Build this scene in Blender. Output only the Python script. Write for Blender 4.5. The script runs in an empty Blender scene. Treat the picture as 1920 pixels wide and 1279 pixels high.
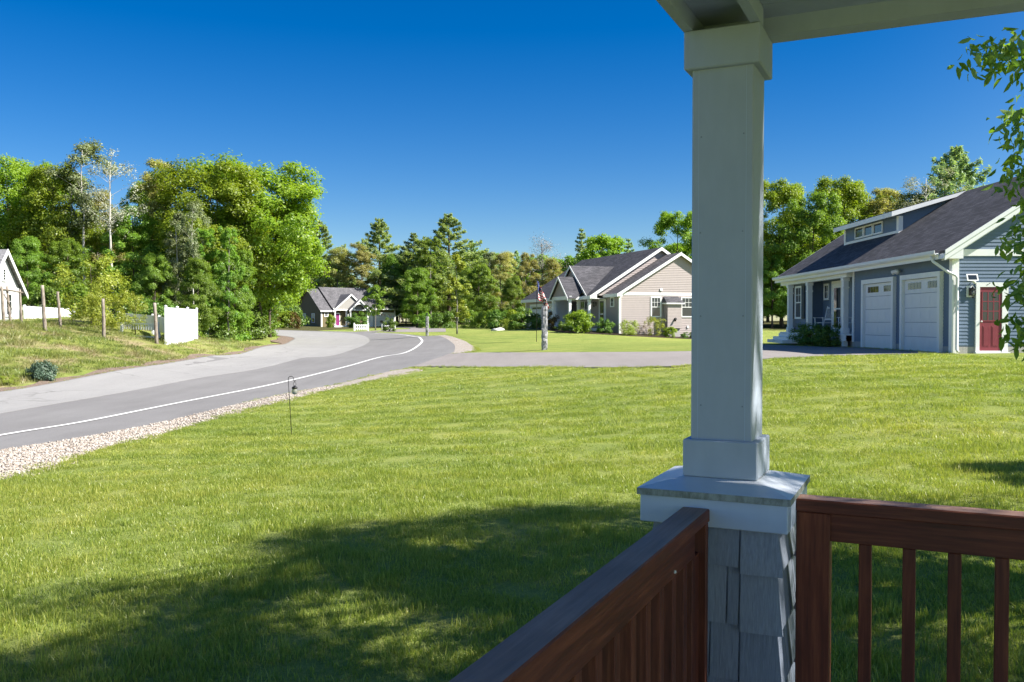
import bpy, math, random
import numpy as np
from mathutils import Vector, Matrix, Euler
from mathutils.geometry import delaunay_2d_cdt

# ------------------------------------------------------------------ camera, sky, sun, exposure
EYE = 2.05                      # eye above the near lawn
F = 1676.0                      # focal length in photo pixels (1920 wide)
PITCH = 0.0212                  # looking down slightly
SUN_AZ = -15.0                  # degrees from +X, counter-clockwise
SUN_EL = 43.0
sc = bpy.context.scene
COL = sc.collection
cd = bpy.data.cameras.new("camera"); cam = bpy.data.objects.new("camera", cd); COL.objects.link(cam)
cd.sensor_width = 36.0; cd.lens = 36.0 * F / 1920.0; cd.clip_end = 6000; cd.clip_start = 0.05
cam.location = (0, 0, EYE); cam.rotation_euler = (math.pi / 2 - PITCH, 0, 0)
sc.camera = cam
w = bpy.data.worlds.new("World"); sc.world = w; w.use_nodes = True
nt = w.node_tree; nt.nodes.clear()
sky = nt.nodes.new('ShaderNodeTexSky'); sky.sky_type = 'NISHITA'; sky.sun_disc = False
sky.sun_elevation = math.radians(SUN_EL); sky.sun_rotation = math.radians(90 - SUN_AZ)
sky.altitude = 300; sky.air_density = 1.0; sky.dust_density = 0.15; sky.ozone_density = 4.0
hs = nt.nodes.new('ShaderNodeHueSaturation'); hs.inputs['Hue'].default_value = .511; hs.inputs['Saturation'].default_value = 1.46; hs.inputs['Value'].default_value = 1.0
bg = nt.nodes.new('ShaderNodeBackground'); bg.inputs['Strength'].default_value = 0.052
out = nt.nodes.new('ShaderNodeOutputWorld')
# sky made paler and brighter sunward and behind the camera, filling the shade
tcw = nt.nodes.new('ShaderNodeTexCoord'); dp = nt.nodes.new('ShaderNodeVectorMath'); dp.operation = 'DOT_PRODUCT'; dp.inputs[1].default_value = (.80, -.60, 0)
mr = nt.nodes.new('ShaderNodeMapRange'); mr.inputs['From Min'].default_value = -.30; mr.inputs['From Max'].default_value = .55; mr.interpolation_type = 'SMOOTHSTEP'
mw = nt.nodes.new('ShaderNodeMixRGB'); hs2 = nt.nodes.new('ShaderNodeHueSaturation'); hs2.inputs['Saturation'].default_value = 1.0; hs2.inputs['Value'].default_value = 1.32
nt.links.new(tcw.outputs['Generated'], dp.inputs[0]); nt.links.new(dp.outputs['Value'], mr.inputs['Value']); nt.links.new(mr.outputs[0], mw.inputs[0])
nt.links.new(sky.outputs[0], hs.inputs['Color']); nt.links.new(sky.outputs[0], hs2.inputs['Color']); nt.links.new(hs.outputs[0], mw.inputs[1]); nt.links.new(hs2.outputs[0], mw.inputs[2]); nt.links.new(mw.outputs[0], bg.inputs[0]); nt.links.new(bg.outputs[0], out.inputs[0])
sl = bpy.data.lights.new("sun", 'SUN'); sl.energy = 5.0; sl.angle = math.radians(0.53); sl.color = (1.0, 0.945, 0.86)
sun = bpy.data.objects.new("sun", sl); COL.objects.link(sun)
saz, sel = math.radians(SUN_AZ), math.radians(SUN_EL)
SUND = Vector((math.cos(sel) * math.cos(saz), math.cos(sel) * math.sin(saz), math.sin(sel)))
sun.rotation_euler = SUND.to_track_quat('Z', 'Y').to_euler(); sun.location = SUND * 60
sc.view_settings.view_transform = 'Standard'; sc.view_settings.look = 'None'; sc.view_settings.exposure = 1.30; sc.view_settings.gamma = 1.0
sc.cycles.max_bounces = 6; sc.cycles.diffuse_bounces = 3; sc.cycles.glossy_bounces = 3; sc.cycles.transmission_bounces = 4
sc.cycles.transparent_max_bounces = 8; sc.cycles.caustics_reflective = False; sc.cycles.caustics_refractive = False
sc.cycles.use_denoising = True

# ------------------------------------------------------------------ materials
MATS = {}
class NB:
    """small node builder"""
    def __init__(s, name):
        s.m = bpy.data.materials.new(name); s.m.use_nodes = True
        s.t = s.m.node_tree; s.t.nodes.clear()
        s.o = s.t.nodes.new('ShaderNodeOutputMaterial')
    def n(s, typ, **kw):
        nd = s.t.nodes.new('ShaderNode' + typ)
        for k, v in kw.items():
            if k in nd.inputs: nd.inputs[k].default_value = v
            else: setattr(nd, k, v)
        return nd
    def l(s, a, b): s.t.links.new(a, b)
    def pos(s, obj=False):
        return s.n('TexCoord').outputs['Object'] if obj else s.n('NewGeometry').outputs['Position']
    def map(s, vec, scale=(1, 1, 1), rot=(0, 0, 0)):
        m = s.n('Mapping'); m.inputs['Scale'].default_value = scale; m.inputs['Rotation'].default_value = rot
        s.l(vec, m.inputs['Vector']); return m.outputs[0]
    def noise(s, vec, scale, detail=4, rough=.55):
        nd = s.n('TexNoise'); nd.inputs['Scale'].default_value = scale; nd.inputs['Detail'].default_value = detail
        nd.inputs['Roughness'].default_value = rough; s.l(vec, nd.inputs['Vector']); return nd.outputs['Fac']
    def ramp(s, fac, stops):
        r = s.n('ValToRGB'); e = r.color_ramp.elements
        while len(e) < len(stops): e.new(.5)
        for el, (p, c) in zip(e, stops):
            el.position = p; el.color = (c[0], c[1], c[2], 1) if not isinstance(c, (int, float)) else (c, c, c, 1)
        s.l(fac, r.inputs[0]); return r.outputs[0]
    def mix(s, fac, a, b, mode='MIX'):
        m = s.n('MixRGB', blend_type=mode)
        for i, v in ((0, fac), (1, a), (2, b)):
            if hasattr(v, 'node'): s.l(v, m.inputs[i])
            elif isinstance(v, (int, float)): m.inputs[i].default_value = v if i == 0 else (v, v, v, 1)
            else: m.inputs[i].default_value = (v[0], v[1], v[2], 1)
        return m.outputs[0]
    def math(s, op, a, b=0.0):
        m = s.n('Math', operation=op)
        for i, v in ((0, a), (1, b)):
            if hasattr(v, 'node'): s.l(v, m.inputs[i])
            else: m.inputs[i].default_value = v
        return m.outputs[0]
    def bsdf(s, col, rough=.6, spec=.4, bump=None, bstr=.3, bdist=.01):
        p = s.n('BsdfPrincipled')
        if hasattr(col, 'node'): s.l(col, p.inputs['Base Color'])
        else: p.inputs['Base Color'].default_value = (col[0], col[1], col[2], 1)
        if hasattr(rough, 'node'): s.l(rough, p.inputs['Roughness'])
        else: p.inputs['Roughness'].default_value = rough
        p.inputs['Specular IOR Level'].default_value = spec
        if bump is not None:
            b = s.n('Bump'); b.inputs['Strength'].default_value = bstr; b.inputs['Distance'].default_value = bdist
            s.l(bump, b.inputs['Height']); s.l(b.outputs[0], p.inputs['Normal'])
        s.l(p.outputs[0], s.o.inputs[0]); return p

def paint(name, col, rough=.5, var=.12, scale=3.0, spec=.35, bump=0.0, metal=0.0):
    b = NB(name); v = b.pos(True)
    n1 = b.noise(v, scale, 5); n2 = b.noise(b.map(v, (1, 1, .25)), scale * 6, 4)
    f = b.math('MULTIPLY', n1, 1.0); f = b.math('ADD', b.math('MULTIPLY', n1, .6), b.math('MULTIPLY', n2, .4))
    lo = [c * (1 - var) for c in col]; hi = [min(1, c * (1 + var)) for c in col]
    c = b.ramp(f, [(.3, lo), (.7, hi)])
    p = b.bsdf(c, rough, spec, bump=(n2 if bump else None), bstr=bump)
    p.inputs['Metallic'].default_value = metal
    MATS[name] = b.m; return b.m

def leafmat(name, cols, trans=.35, hue=.0, gloss=.03, scale=.35):
    """leaf colour varies per leaf and per clump; leaves pass some light"""
    b = NB(name)
    g = b.n('NewGeometry'); oi = b.n('ObjectInfo')
    c = b.ramp(g.outputs['Random Per Island'], [(0.0, cols[0]), (.5, cols[1]), (1.0, cols[2])])
    nz = b.noise(g.outputs['Position'], scale, 3)
    c = b.mix(.35, c, b.ramp(nz, [(.3, cols[0]), (.7, cols[2])]))
    h = b.n('HueSaturation'); b.l(c, h.inputs['Color'])
    b.l(b.math('ADD', b.math('MULTIPLY', oi.outputs['Random'], .03), .485), h.inputs['Hue'])
    b.l(b.math('ADD', b.math('MULTIPLY', oi.outputs['Random'], .3), .85), h.inputs['Value'])
    d = b.n('BsdfDiffuse'); t = b.n('BsdfTranslucent')
    b.l(h.outputs[0], d.inputs[0])
    tc = b.mix(1.0, h.outputs[0], (1.25, 1.25, .55), 'MULTIPLY'); b.l(tc, t.inputs[0])
    m = b.n('MixShader'); m.inputs[0].default_value = trans; b.l(d.outputs[0], m.inputs[1]); b.l(t.outputs[0], m.inputs[2])
    gl = b.n('BsdfGlossy'); gl.inputs['Roughness'].default_value = .45
    m2 = b.n('MixShader'); m2.inputs[0].default_value = gloss; b.l(m.outputs[0], m2.inputs[1]); b.l(gl.outputs[0], m2.inputs[2])
    b.l(m2.outputs[0], b.o.inputs[0]); MATS[name] = b.m; return b.m

def barkmat(name, lo, hi, scale=6):
    b = NB(name); v = b.pos(True)
    n = b.noise(b.map(v, (1, 1, .3)), scale, 6, .65)
    b.bsdf(b.ramp(n, [(.35, lo), (.65, hi)]), .9, .1, bump=n, bstr=.6, bdist=.03); MATS[name] = b.m

def roofmat(name, swap=False, k=1.85, col=(.072, .072, .080)):
    b = NB(name); v = b.pos(True)
    sx = b.n('SeparateXYZ'); b.l(v, sx.inputs[0]); cx = b.n('CombineXYZ')
    b.l(sx.outputs[0 if swap else 1], cx.inputs[0]); b.l(b.math('MULTIPLY', sx.outputs[2], k), cx.inputs[1])
    br = b.n('TexBrick'); b.l(cx.outputs[0], br.inputs['Vector'])
    br.inputs['Scale'].default_value = 1.0; br.inputs['Brick Width'].default_value = .32; br.inputs['Row Height'].default_value = .15
    br.inputs['Mortar Size'].default_value = .008; br.inputs['Mortar Smooth'].default_value = .3; br.inputs['Bias'].default_value = 0
    br.inputs['Color1'].default_value = (col[0] * .72, col[1] * .72, col[2] * .72, 1); br.inputs['Color2'].default_value = (col[0] * 1.35, col[1] * 1.3, col[2] * 1.3, 1)
    br.inputs['Mortar'].default_value = (col[0] * .35, col[1] * .35, col[2] * .35, 1)
    n = b.noise(v, 55, 3, .7); n2 = b.noise(v, .8, 3)
    c = b.mix(1, br.outputs['Color'], b.ramp(n, [(.3, .65), (.7, 1.35)]), 'MULTIPLY')
    c = b.mix(1, c, b.ramp(n2, [(.3, .85), (.7, 1.15)]), 'MULTIPLY')
    b.bsdf(c, .92, .2, bump=br.outputs['Fac'], bstr=-.6, bdist=.012); MATS[name] = b.m

def woodmat(name, axis, lo, mid, hi, rough=.38):
    b = NB(name); v = b.pos(True)
    s = [14, 14, 14]; s[axis] = .9
    n = b.noise(b.map(v, s), 3.2, 8, .65)
    s2 = [60, 60, 60]; s2[axis] = 2.2
    n2 = b.noise(b.map(v, s2), 2.5, 4, .6)
    f = b.math('ADD', b.math('MULTIPLY', n, .65), b.math('MULTIPLY', n2, .35))
    c = b.ramp(f, [(.33, lo), (.5, mid), (.68, hi)])
    big = b.noise(v, 2.2, 3)
    c = b.mix(1, c, b.ramp(big, [(.3, .72), (.7, 1.22)]), 'MULTIPLY')
    b.bsdf(c, b.ramp(n2, [(.3, rough - .06), (.7, rough + .10)]), .4, bump=n2, bstr=.22, bdist=.002); MATS[name] = b.m

paint('white_trim', (.80, .81, .80), .45, .05)
paint('white_vinyl', (.74, .75, .76), .4, .04)
paint('column_paint', (.395, .455, .555), .62, .07, 5.0, .3, .06)
paint('apron_paint', (.50, .60, .76), .45, .06, 3.0)
paint('blue_siding', (.125, .175, .25), .55, .08)
paint('greige_siding', (.355, .305, .295), .6, .06)
paint('olive_siding', (.155, .125, .062), .7, .08)
paint('grey_gable', (.30, .29, .27), .65, .06)
paint('cottage_siding', (.43, .44, .44), .6, .05)
paint('concrete', (.36, .35, .33), .9, .15, 4, bump=.3)
paint('red_door', (.235, .045, .06), .4, .08)
paint('magenta_door', (.20, .03, .13), .4, .08)
paint('dark_door', (.055, .045, .05), .4, .1)
paint('black_iron', (.012, .012, .013), .45, .2)
paint('shutter', (.02, .025, .035), .5, .1)
paint('stone_white', (.55, .55, .54), .8, .15, 6, bump=.5)
paint('ac_grey', (.42, .44, .43), .6, .1)
paint('utility_green', (.02, .075, .05), .6, .1)
paint('deck_grey', (.30, .31, .32), .7, .1)
paint('flag_red', (.50, .03, .05), .8, .1); paint('flag_white', (.75, .74, .72), .8, .05); paint('flag_blue', (.02, .03, .14), .8, .1)
paint('mulch', (.045, .03, .02), .95, .4, 8, bump=.8)
paint('shingle_paint', (.25, .295, .38), .6, .06, 4)
paint('blind', (.55, .53, .36), .8, .05)
roofmat('roof_y'); roofmat('roof_x', True)
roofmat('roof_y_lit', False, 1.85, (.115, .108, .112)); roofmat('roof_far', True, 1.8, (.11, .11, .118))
roofmat('roof_cottage', True, 1.3, (.22, .22, .23))
for i, nm in enumerate(('rail_wood_x', 'rail_wood_y', 'rail_wood_z')):
    woodmat(nm, i, (.055, .014, .008), (.130, .032, .016), (.235, .072, .032), .5)
for i, nm in enumerate(('weathered_wood_x', 'weathered_wood_y')): woodmat(nm, i, (.25, .145, .110), (.36, .215, .165), (.45, .29, .23), .62)  # rail tops only: sky sheen put into a paler wood colour
barkmat('bark_brown', (.05, .04, .03), (.16, .13, .10)); barkmat('bark_grey', (.12, .11, .10), (.30, .28, .25)); barkmat('bark_birch', (.30, .28, .25), (.62, .60, .56), 3)
barkmat('bark_pine', (.045, .035, .028), (.12, .09, .07)); barkmat('log_bark', (.13, .105, .085), (.36, .31, .26), 9)
# glass
b = NB('window_glass'); p = b.bsdf((.018, .022, .026), .04, .8); MATS['window_glass'] = b.m
b = NB('lantern_glass'); p = b.bsdf((.45, .46, .42), .08, .6); p.inputs['Transmission Weight'].default_value = .6; MATS['lantern_glass'] = b.m
# granite
b = NB('granite'); v = b.pos(True); n = b.noise(v, 60, 3, .8); n2 = b.noise(v, 7, 5, .7)
c = b.mix(.5, b.ramp(n, [(.35, (.13, .13, .135)), (.65, (.42, .42, .43))]), b.ramp(n2, [(.35, (.14, .14, .15)), (.65, (.46, .46, .47))]))
b.bsdf(c, .85, .3, bump=n2, bstr=1.0, bdist=.05); MATS['granite'] = b.m
# cedar shingles with fine vertical combing
b = NB('cedar_shingle'); v = b.pos(True); n = b.noise(b.map(v, (1, 1, .02)), 160, 3, .6); g = b.n('NewGeometry')
c = b.ramp(g.outputs['Random Per Island'], [(0, (.222, .262, .34)), (.5, (.258, .303, .39)), (1, (.300, .345, .43))])
c = b.mix(1, c, b.ramp(n, [(.3, .82), (.7, 1.12)]), 'MULTIPLY')
b.bsdf(c, .6, .3, bump=n, bstr=.55, bdist=.003); MATS['cedar_shingle'] = b.m
# leaded ledge with a weathered grey-green front edge
b = NB('ledge_paint'); v = b.pos(True); n = b.noise(v, 9, 5); 
c = b.ramp(n, [(.3, (.56, .60, .66)), (.7, (.66, .70, .75))]); b.bsdf(c, .35, .45); MATS['ledge_paint'] = b.m
b = NB('ledge_edge'); v = b.pos(True); n = b.noise(b.map(v, (1, 1, .5)), 28, 6, .7)
c = b.ramp(n, [(.38, (.16, .18, .16)), (.6, (.34, .38, .37))]); b.bsdf(c, .7, .3); MATS['ledge_edge'] = b.m
# foliage
leafmat('leaf_maple', [(0.14, 0.254, 0.019), (0.232, 0.351, 0.026), (0.324, 0.416, 0.037)], 0.52)
leafmat('leaf_green', [(0.111, 0.215, 0.029), (0.189, 0.312, 0.039), (0.28, 0.39, 0.055)], 0.48)
leafmat('leaf_olive', [(0.257, 0.279, 0.086), (0.358, 0.372, 0.122), (0.458, 0.429, 0.172)], 0.5)
leafmat('leaf_silver', [(0.171, 0.225, 0.104), (0.243, 0.306, 0.144), (0.324, 0.369, 0.207)], .35)
leafmat('leaf_pale', [(.30, .33, .22), (.36, .38, .28), (.42, .43, .34)], .25)
leafmat('needle', [(0.185, 0.293, 0.107), (0.283, 0.4, 0.14), (0.439, 0.516, 0.205)], 0.5)
leafmat('needle_blue', [(0.185, 0.293, 0.156), (0.283, 0.41, 0.205), (0.419, 0.516, 0.264)], 0.5)
leafmat('leaf_shrub', [(0.072, 0.15, 0.026), (0.12, 0.222, 0.038), (0.198, 0.3, 0.053)], .35)
leafmat('leaf_lime', [(0.198, 0.275, 0.035), (0.286, 0.352, 0.046), (0.396, 0.418, 0.064)], .42)
leafmat('leaf_red', [(.12, .04, .02), (.16, .09, .03), (.15, .15, .03)], .3)
leafmat('leaf_bluegrass', [(0.07, 0.119, 0.084), (0.112, 0.175, 0.119), (0.168, 0.238, 0.154)], .25)
leafmat('leaf_dry', [(.16, .11, .06), (.22, .16, .10), (.28, .22, .14)], .2)
leafmat('leaf_near', [(0.112, 0.225, 0.027), (0.18, 0.315, 0.033), (0.285, 0.405, 0.048)], .5, gloss=.06, scale=1.2)
leafmat('twig_grey', [(.22, .19, .17), (.30, .27, .24), (.36, .33, .30)], .05)

def grass_colour(b, fine=True):
    """lawn colour by place: broad patches, mowing stripes, small yellowish spots; 'rough' regions turn brown"""
    g = b.n('NewGeometry'); P = g.outputs['Position']
    big = b.noise(P, .22, 3); mid = b.noise(P, 1.1, 4, .6)
    c = b.ramp(big, [(.30, (.228, .296, .060)), (.5, (.312, .362, .074)), (.70, (.392, .404, .094))])
    c2 = b.ramp(mid, [(.30, (.182, .266, .050)), (.52, (.306, .356, .072)), (.72, (.452, .440, .110))])
    c = b.mix(.36, c, c2)
    sx = b.n('SeparateXYZ'); b.l(P, sx.inputs[0])
    # mowing passes run across the view, gently bent
    wv = b.math('ADD', b.math('MULTIPLY', sx.outputs[1], 1.0), b.math('MULTIPLY', sx.outputs[0], .10))
    wv = b.math('ADD', wv, b.math('MULTIPLY', b.noise(P, .12, 2), 3.0))
    st = b.math('SINE', b.math('MULTIPLY', wv, 4.6))
    far = b.ramp(b.math('DIVIDE', sx.outputs[1], 40.0), [(.22, 0.0), (.40, 1.0)])
    c = b.mix(b.math('MULTIPLY', far, .8), c, b.mix(1, c, b.ramp(b.math('ADD', b.math('MULTIPLY', st, .5), .5), [(.2, (.88, .90, .86)), (.8, (1.12, 1.10, 1.06))]), 'MULTIPLY'))
    return c, P, sx

# ground sheet
b = NB('lawn_ground'); c, P, sx = grass_colour(b)
fine = b.noise(b.map(P, (1, 1, 1)), 16, 5, .75); fine2 = b.noise(P, 55, 3, .7)
c = b.mix(1, c, b.ramp(b.math('ADD', b.math('MULTIPLY', fine, .5), b.math('MULTIPLY', fine2, .5)), [(.36, (.62, .68, .58)), (.64, (1.24, 1.2, 1.2))]), 'MULTIPLY')
c = b.mix(1, c, (.78, .80, 1.08), 'MULTIPLY')
at = b.n('Attribute', attribute_name='rough')
br = b.noise(P, .55, 5, .62); br2 = b.noise(P, 5, 4, .7)
brown = b.ramp(br2, [(.3, (.27, .20, .12)), (.7, (.42, .34, .22))])
green = b.ramp(br2, [(.3, (.135, .180, .036)), (.7, (.27, .285, .075))])
rc = b.mix(b.ramp(br, [(.44, 0.0), (.62, .85)]), green, brown)
c = b.mix(at.outputs['Fac'], c, rc)
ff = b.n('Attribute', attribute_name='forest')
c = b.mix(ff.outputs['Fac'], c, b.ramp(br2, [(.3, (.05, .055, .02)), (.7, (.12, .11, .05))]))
b.bsdf(c, .95, .05, bump=fine2, bstr=.8, bdist=.05); MATS['lawn_ground'] = b.m
# grass blades
def blademat(name, rough):
    b = NB(name); c, P, sx = grass_colour(b); g = b.n('NewGeometry')
    r = b.ramp(g.outputs['Random Per Island'], [(0, (.66, .78, .6)), (.75, (1.1, 1.08, 1.05)), (1, (1.55, 1.35, 1.5))])
    c = b.mix(1, c, r, 'MULTIPLY')
    if rough:
        br = b.noise(P, .55, 5, .62)
        c = b.mix(b.ramp(br, [(.44, .15), (.62, .8)]), b.mix(1, c, (.68, .78, .8), 'MULTIPLY'), (.27, .21, .12))
    d = b.n('BsdfDiffuse'); t = b.n('BsdfTranslucent'); b.l(c, d.inputs[0])
    b.l(b.mix(1, c, (1.15, 1.2, .6), 'MULTIPLY'), t.inputs[0])
    m = b.n('MixShader'); m.inputs[0].default_value = .48; b.l(d.outputs[0], m.inputs[1]); b.l(t.outputs[0], m.inputs[2])
    gl = b.n('BsdfGlossy'); gl.inputs['Roughness'].default_value = .4; m2 = b.n('MixShader'); m2.inputs[0].default_value = .035
    b.l(m.outputs[0], m2.inputs[1]); b.l(gl.outputs[0], m2.inputs[2]); b.l(m2.outputs[0], b.o.inputs[0]); MATS[name] = b.m
blademat('grass_blade', False); blademat('rough_blade', True)
# asphalt
def asphalt(name, lo, hi, crack=.0):
    b = NB(name); P = b.pos()
    n = b.noise(P, 90, 2, .7); n2 = b.noise(P, .35, 5, .6); n3 = b.noise(b.map(P, (1, .12, 1), (0, 0, .35)), 1.6, 4)
    f = b.math('ADD', b.math('MULTIPLY', n2, .55), b.math('MULTIPLY', n3, .45))
    c = b.ramp(f, [(.3, lo), (.7, hi)])
    c = b.mix(1, c, b.ramp(n, [(.3, .78), (.7, 1.22)]), 'MULTIPLY')
    if crack:
        vo = b.n('TexVoronoi', feature='DISTANCE_TO_EDGE'); vo.inputs['Scale'].default_value = .22
        wob = b.n('VectorMath', operation='ADD'); b.l(P, wob.inputs[0])
        nv = b.n('TexNoise'); nv.inputs['Scale'].default_value = 1.2; b.l(P, nv.inputs['Vector']); b.l(nv.outputs['Color'], wob.inputs[1]); b.l(wob.outputs[0], vo.inputs['Vector'])
        k = b.math('MULTIPLY', b.ramp(vo.outputs['Distance'], [(.004, 1.0), (.012, 0.0)]), b.ramp(n2, [(.45, 0.0), (.6, crack)]))
        c = b.mix(k, c, (.10, .095, .09))
    b.bsdf(c, .9, .25, bump=n, bstr=.35, bdist=.01); MATS[name] = b.m
asphalt('asphalt_new', (.155, .15, .148), (.205, .20, .198)); asphalt('asphalt_old', (.235, .23, .225), (.285, .28, .272), .5); asphalt('driveway_asphalt', (.202, .184, .174), (.262, .240, .228))
b = NB('road_paint'); P = b.pos(); n = b.noise(P, 14, 5, .75)
b.bsdf(b.ramp(n, [(.3, (.50, .50, .49)), (.5, (.78, .78, .76))]), .7, .3); MATS['road_paint'] = b.m
def gravelmat(name, cols, sc_=26):
    b = NB(name); P = b.pos(); vo = b.n('TexVoronoi'); vo.inputs['Scale'].default_value = sc_; b.l(P, vo.inputs['Vector'])
    sepc = b.n('SeparateColor'); b.l(vo.outputs['Color'], sepc.inputs[0])
    c = b.ramp(sepc.outputs[0], [(0, cols[0]), (.5, cols[1]), (1, cols[2])])
    c = b.mix(1, c, b.ramp(vo.outputs['Distance'], [(.25, 1.0), (.75, .45)]), 'MULTIPLY')
    n = b.noise(P, 1.2, 4); c = b.mix(b.ramp(n, [(.58, 0.0), (.75, .55)]), c, (.26, .17, .11))
    b.bsdf(c, .85, .2, bump=b.math('SUBTRACT', 1.0, vo.outputs['Distance']), bstr=.8, bdist=.03); MATS[name] = b.m
gravelmat('gravel', [(.36, .31, .26), (.48, .425, .37), (.60, .545, .485)]); gravelmat('sandy_verge', [(.22, .155, .115), (.29, .22, .17), (.36, .29, .24)], 40)
b = NB('pebble'); g = b.n('NewGeometry'); b.bsdf(b.ramp(g.outputs['Random Per Island'], [(0, (.24, .20, .165)), (.5, (.36, .315, .27)), (1, (.50, .455, .41))]), .8, .25); MATS['pebble'] = b.m
M = MATS

# ------------------------------------------------------------------ object helpers
def link(o, parent=None):
    COL.objects.link(o)
    if parent is not None: o.parent = parent
    return o
def tag(o, label=None, cat=None, group=None, kind=None):
    if label: o['label'] = label
    if cat: o['category'] = cat
    if group: o['group'] = group
    if kind: o['kind'] = kind
    return o
def thing(name, label, cat, loc=(0, 0, 0), rz=0.0, group=None):
    o = bpy.data.objects.new(name, None); o.empty_display_size = .3
    link(o); o.location = loc; o.rotation_euler = (0, 0, rz); return tag(o, label, cat, group)
def np_mesh(name, V, Fq):
    me = bpy.data.meshes.new(name); V = np.asarray(V, dtype=np.float32); Fq = np.asarray(Fq, dtype=np.int32)
    k = Fq.shape[1]
    me.vertices.add(len(V)); me.vertices.foreach_set('co', V.ravel())
    me.loops.add(Fq.size); me.loops.foreach_set('vertex_index', Fq.ravel())
    me.polygons.add(len(Fq)); me.polygons.foreach_set('loop_start', np.arange(0, Fq.size, k, dtype=np.int32))
    try: me.polygons.foreach_set('loop_total', np.full(len(Fq), k, dtype=np.int32))
    except Exception: pass
    me.update(calc_edges=True); return me
def np_obj(name, V, Fq, mat, parent=None):
    me = np_mesh(name, V, Fq); me.materials.append(M[mat]); return link(bpy.data.objects.new(name, me), parent)

class MB:
    def __init__(s): s.v = []; s.f = []; s.sm = []
    def add(s, vs, fs, sm=False):
        o = len(s.v); s.v += [tuple(v) for v in vs]; s.f += [tuple(i + o for i in f) for f in fs]; s.sm += [sm] * len(fs); return s
    def box(s, a, b_, bev=0.0):
        x0, y0, z0 = [min(a[i], b_[i]) for i in range(3)]; x1, y1, z1 = [max(a[i], b_[i]) for i in range(3)]
        if bev <= 0:
            return s.add([(x0, y0, z0), (x1, y0, z0), (x1, y1, z0), (x0, y1, z0), (x0, y0, z1), (x1, y0, z1), (x1, y1, z1), (x0, y1, z1)],
                         [(3, 2, 1, 0), (4, 5, 6, 7), (0, 1, 5, 4), (1, 2, 6, 5), (2, 3, 7, 6), (3, 0, 4, 7)])
        vs = []; c = bev
        # chamfered box: three inset quads per corner
        def pt(ix, iy, iz, ax):
            X = (x0, x1)[ix]; Y = (y0, y1)[iy]; Z = (z0, z1)[iz]
            dx = c if ix == 0 else -c; dy = c if iy == 0 else -c; dz = c if iz == 0 else -c
            return (X + (0 if ax == 0 else dx), Y + (0 if ax == 1 else dy), Z + (0 if ax == 2 else dz))
        idx = {}
        for ix in (0, 1):
            for iy in (0, 1):
                for iz in (0, 1):
                    for ax in range(3): idx[ix, iy, iz, ax] = len(vs); vs.append(pt(ix, iy, iz, ax))
        I = idx; fs = []
        for q in (0, 1):
            r = lambda L: tuple(L) if q else tuple(reversed(L))
            fs.append(r([I[q, 0, 0, 0], I[q, 1, 0, 0], I[q, 1, 1, 0], I[q, 0, 1, 0]]))
            fs.append(r([I[0, q, 0, 1], I[0, q, 1, 1], I[1, q, 1, 1], I[1, q, 0, 1]]))
            fs.append(r([I[0, 0, q, 2], I[1, 0, q, 2], I[1, 1, q, 2], I[0, 1, q, 2]]))
        for a_ in (0, 1):
            for b2 in (0, 1):
                fs.append((I[a_, b2, 0, 0], I[a_, b2, 1, 0], I[a_, b2, 1, 1], I[a_, b2, 0, 1]))
                fs.append((I[a_, 0, b2, 0], I[a_, 1, b2, 0], I[a_, 1, b2, 2], I[a_, 0, b2, 2]))
                fs.append((I[0, a_, b2, 1], I[1, a_, b2, 1], I[1, a_, b2, 2], I[0, a_, b2, 2]))
                for c3 in (0, 1): pass
        for ix in (0, 1):
            for iy in (0, 1):
                for iz in (0, 1): fs.append((I[ix, iy, iz, 0], I[ix, iy, iz, 1], I[ix, iy, iz, 2]))
        return s.add(vs, fs)
    def obox(s, o, ax, ay, az, a, b_, bev=0):
        """box in a frame: origin o, axes ax ay az"""
        t = MB(); t.box(a, b_, bev); o = Vector(o)
        return s.add([o + Vector(ax) * v[0] + Vector(ay) * v[1] + Vector(az) * v[2] for v in t.v], t.f)
    def prism(s, poly, d):
        """closed 3-D polygon pushed along vector d"""
        n = len(poly); d = Vector(d); vs = [Vector(p) for p in poly] + [Vector(p) + d for p in poly]
        return s.add(vs, [tuple(range(n))[::-1], tuple(range(n, 2 * n))] + [(i, (i + 1) % n, n + (i + 1) % n, n + i) for i in range(n)])
    def tube(s, pts, rs, n=8, cap=True):
        pts = [Vector(p) for p in pts]
        if isinstance(rs, (int, float)): rs = [rs] * len(pts)
        vs = []; fs = []
        up = None
        for i, p in enumerate(pts):
            t = (pts[min(i + 1, len(pts) - 1)] - pts[max(i - 1, 0)])
            t = t.normalized() if t.length > 1e-9 else Vector((0, 0, 1))
            if up is None: up = t.orthogonal().normalized()
            u = (up - t * up.dot(t)); u = u.normalized() if u.length > 1e-6 else t.orthogonal().normalized(); up = u; v = t.cross(u)
            for k in range(n):
                a = 2 * math.pi * k / n; vs.append(p + (u * math.cos(a) + v * math.sin(a)) * rs[i])
        for i in range(len(pts) - 1):
            for k in range(n): fs.append((i * n + k, i * n + (k + 1) % n, (i + 1) * n + (k + 1) % n, (i + 1) * n + k))
        if cap: fs += [tuple(range(n))[::-1], tuple(range((len(pts) - 1) * n, len(pts) * n))]
        return s.add(vs, fs, True)
    def sphere(s, c, r, n=10, m=6, sz=1.0):
        vs = []; fs = []
        for j in range(m + 1):
            th = math.pi * j / m
            for k in range(n): a = 2 * math.pi * k / n; vs.append((c[0] + r * math.sin(th) * math.cos(a), c[1] + r * math.sin(th) * math.sin(a), c[2] + r * sz * math.cos(th)))
        for j in range(m):
            for k in range(n): fs.append((j * n + k, (j + 1) * n + k, (j + 1) * n + (k + 1) % n, j * n + (k + 1) % n))
        return s.add(vs, fs, True)
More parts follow.
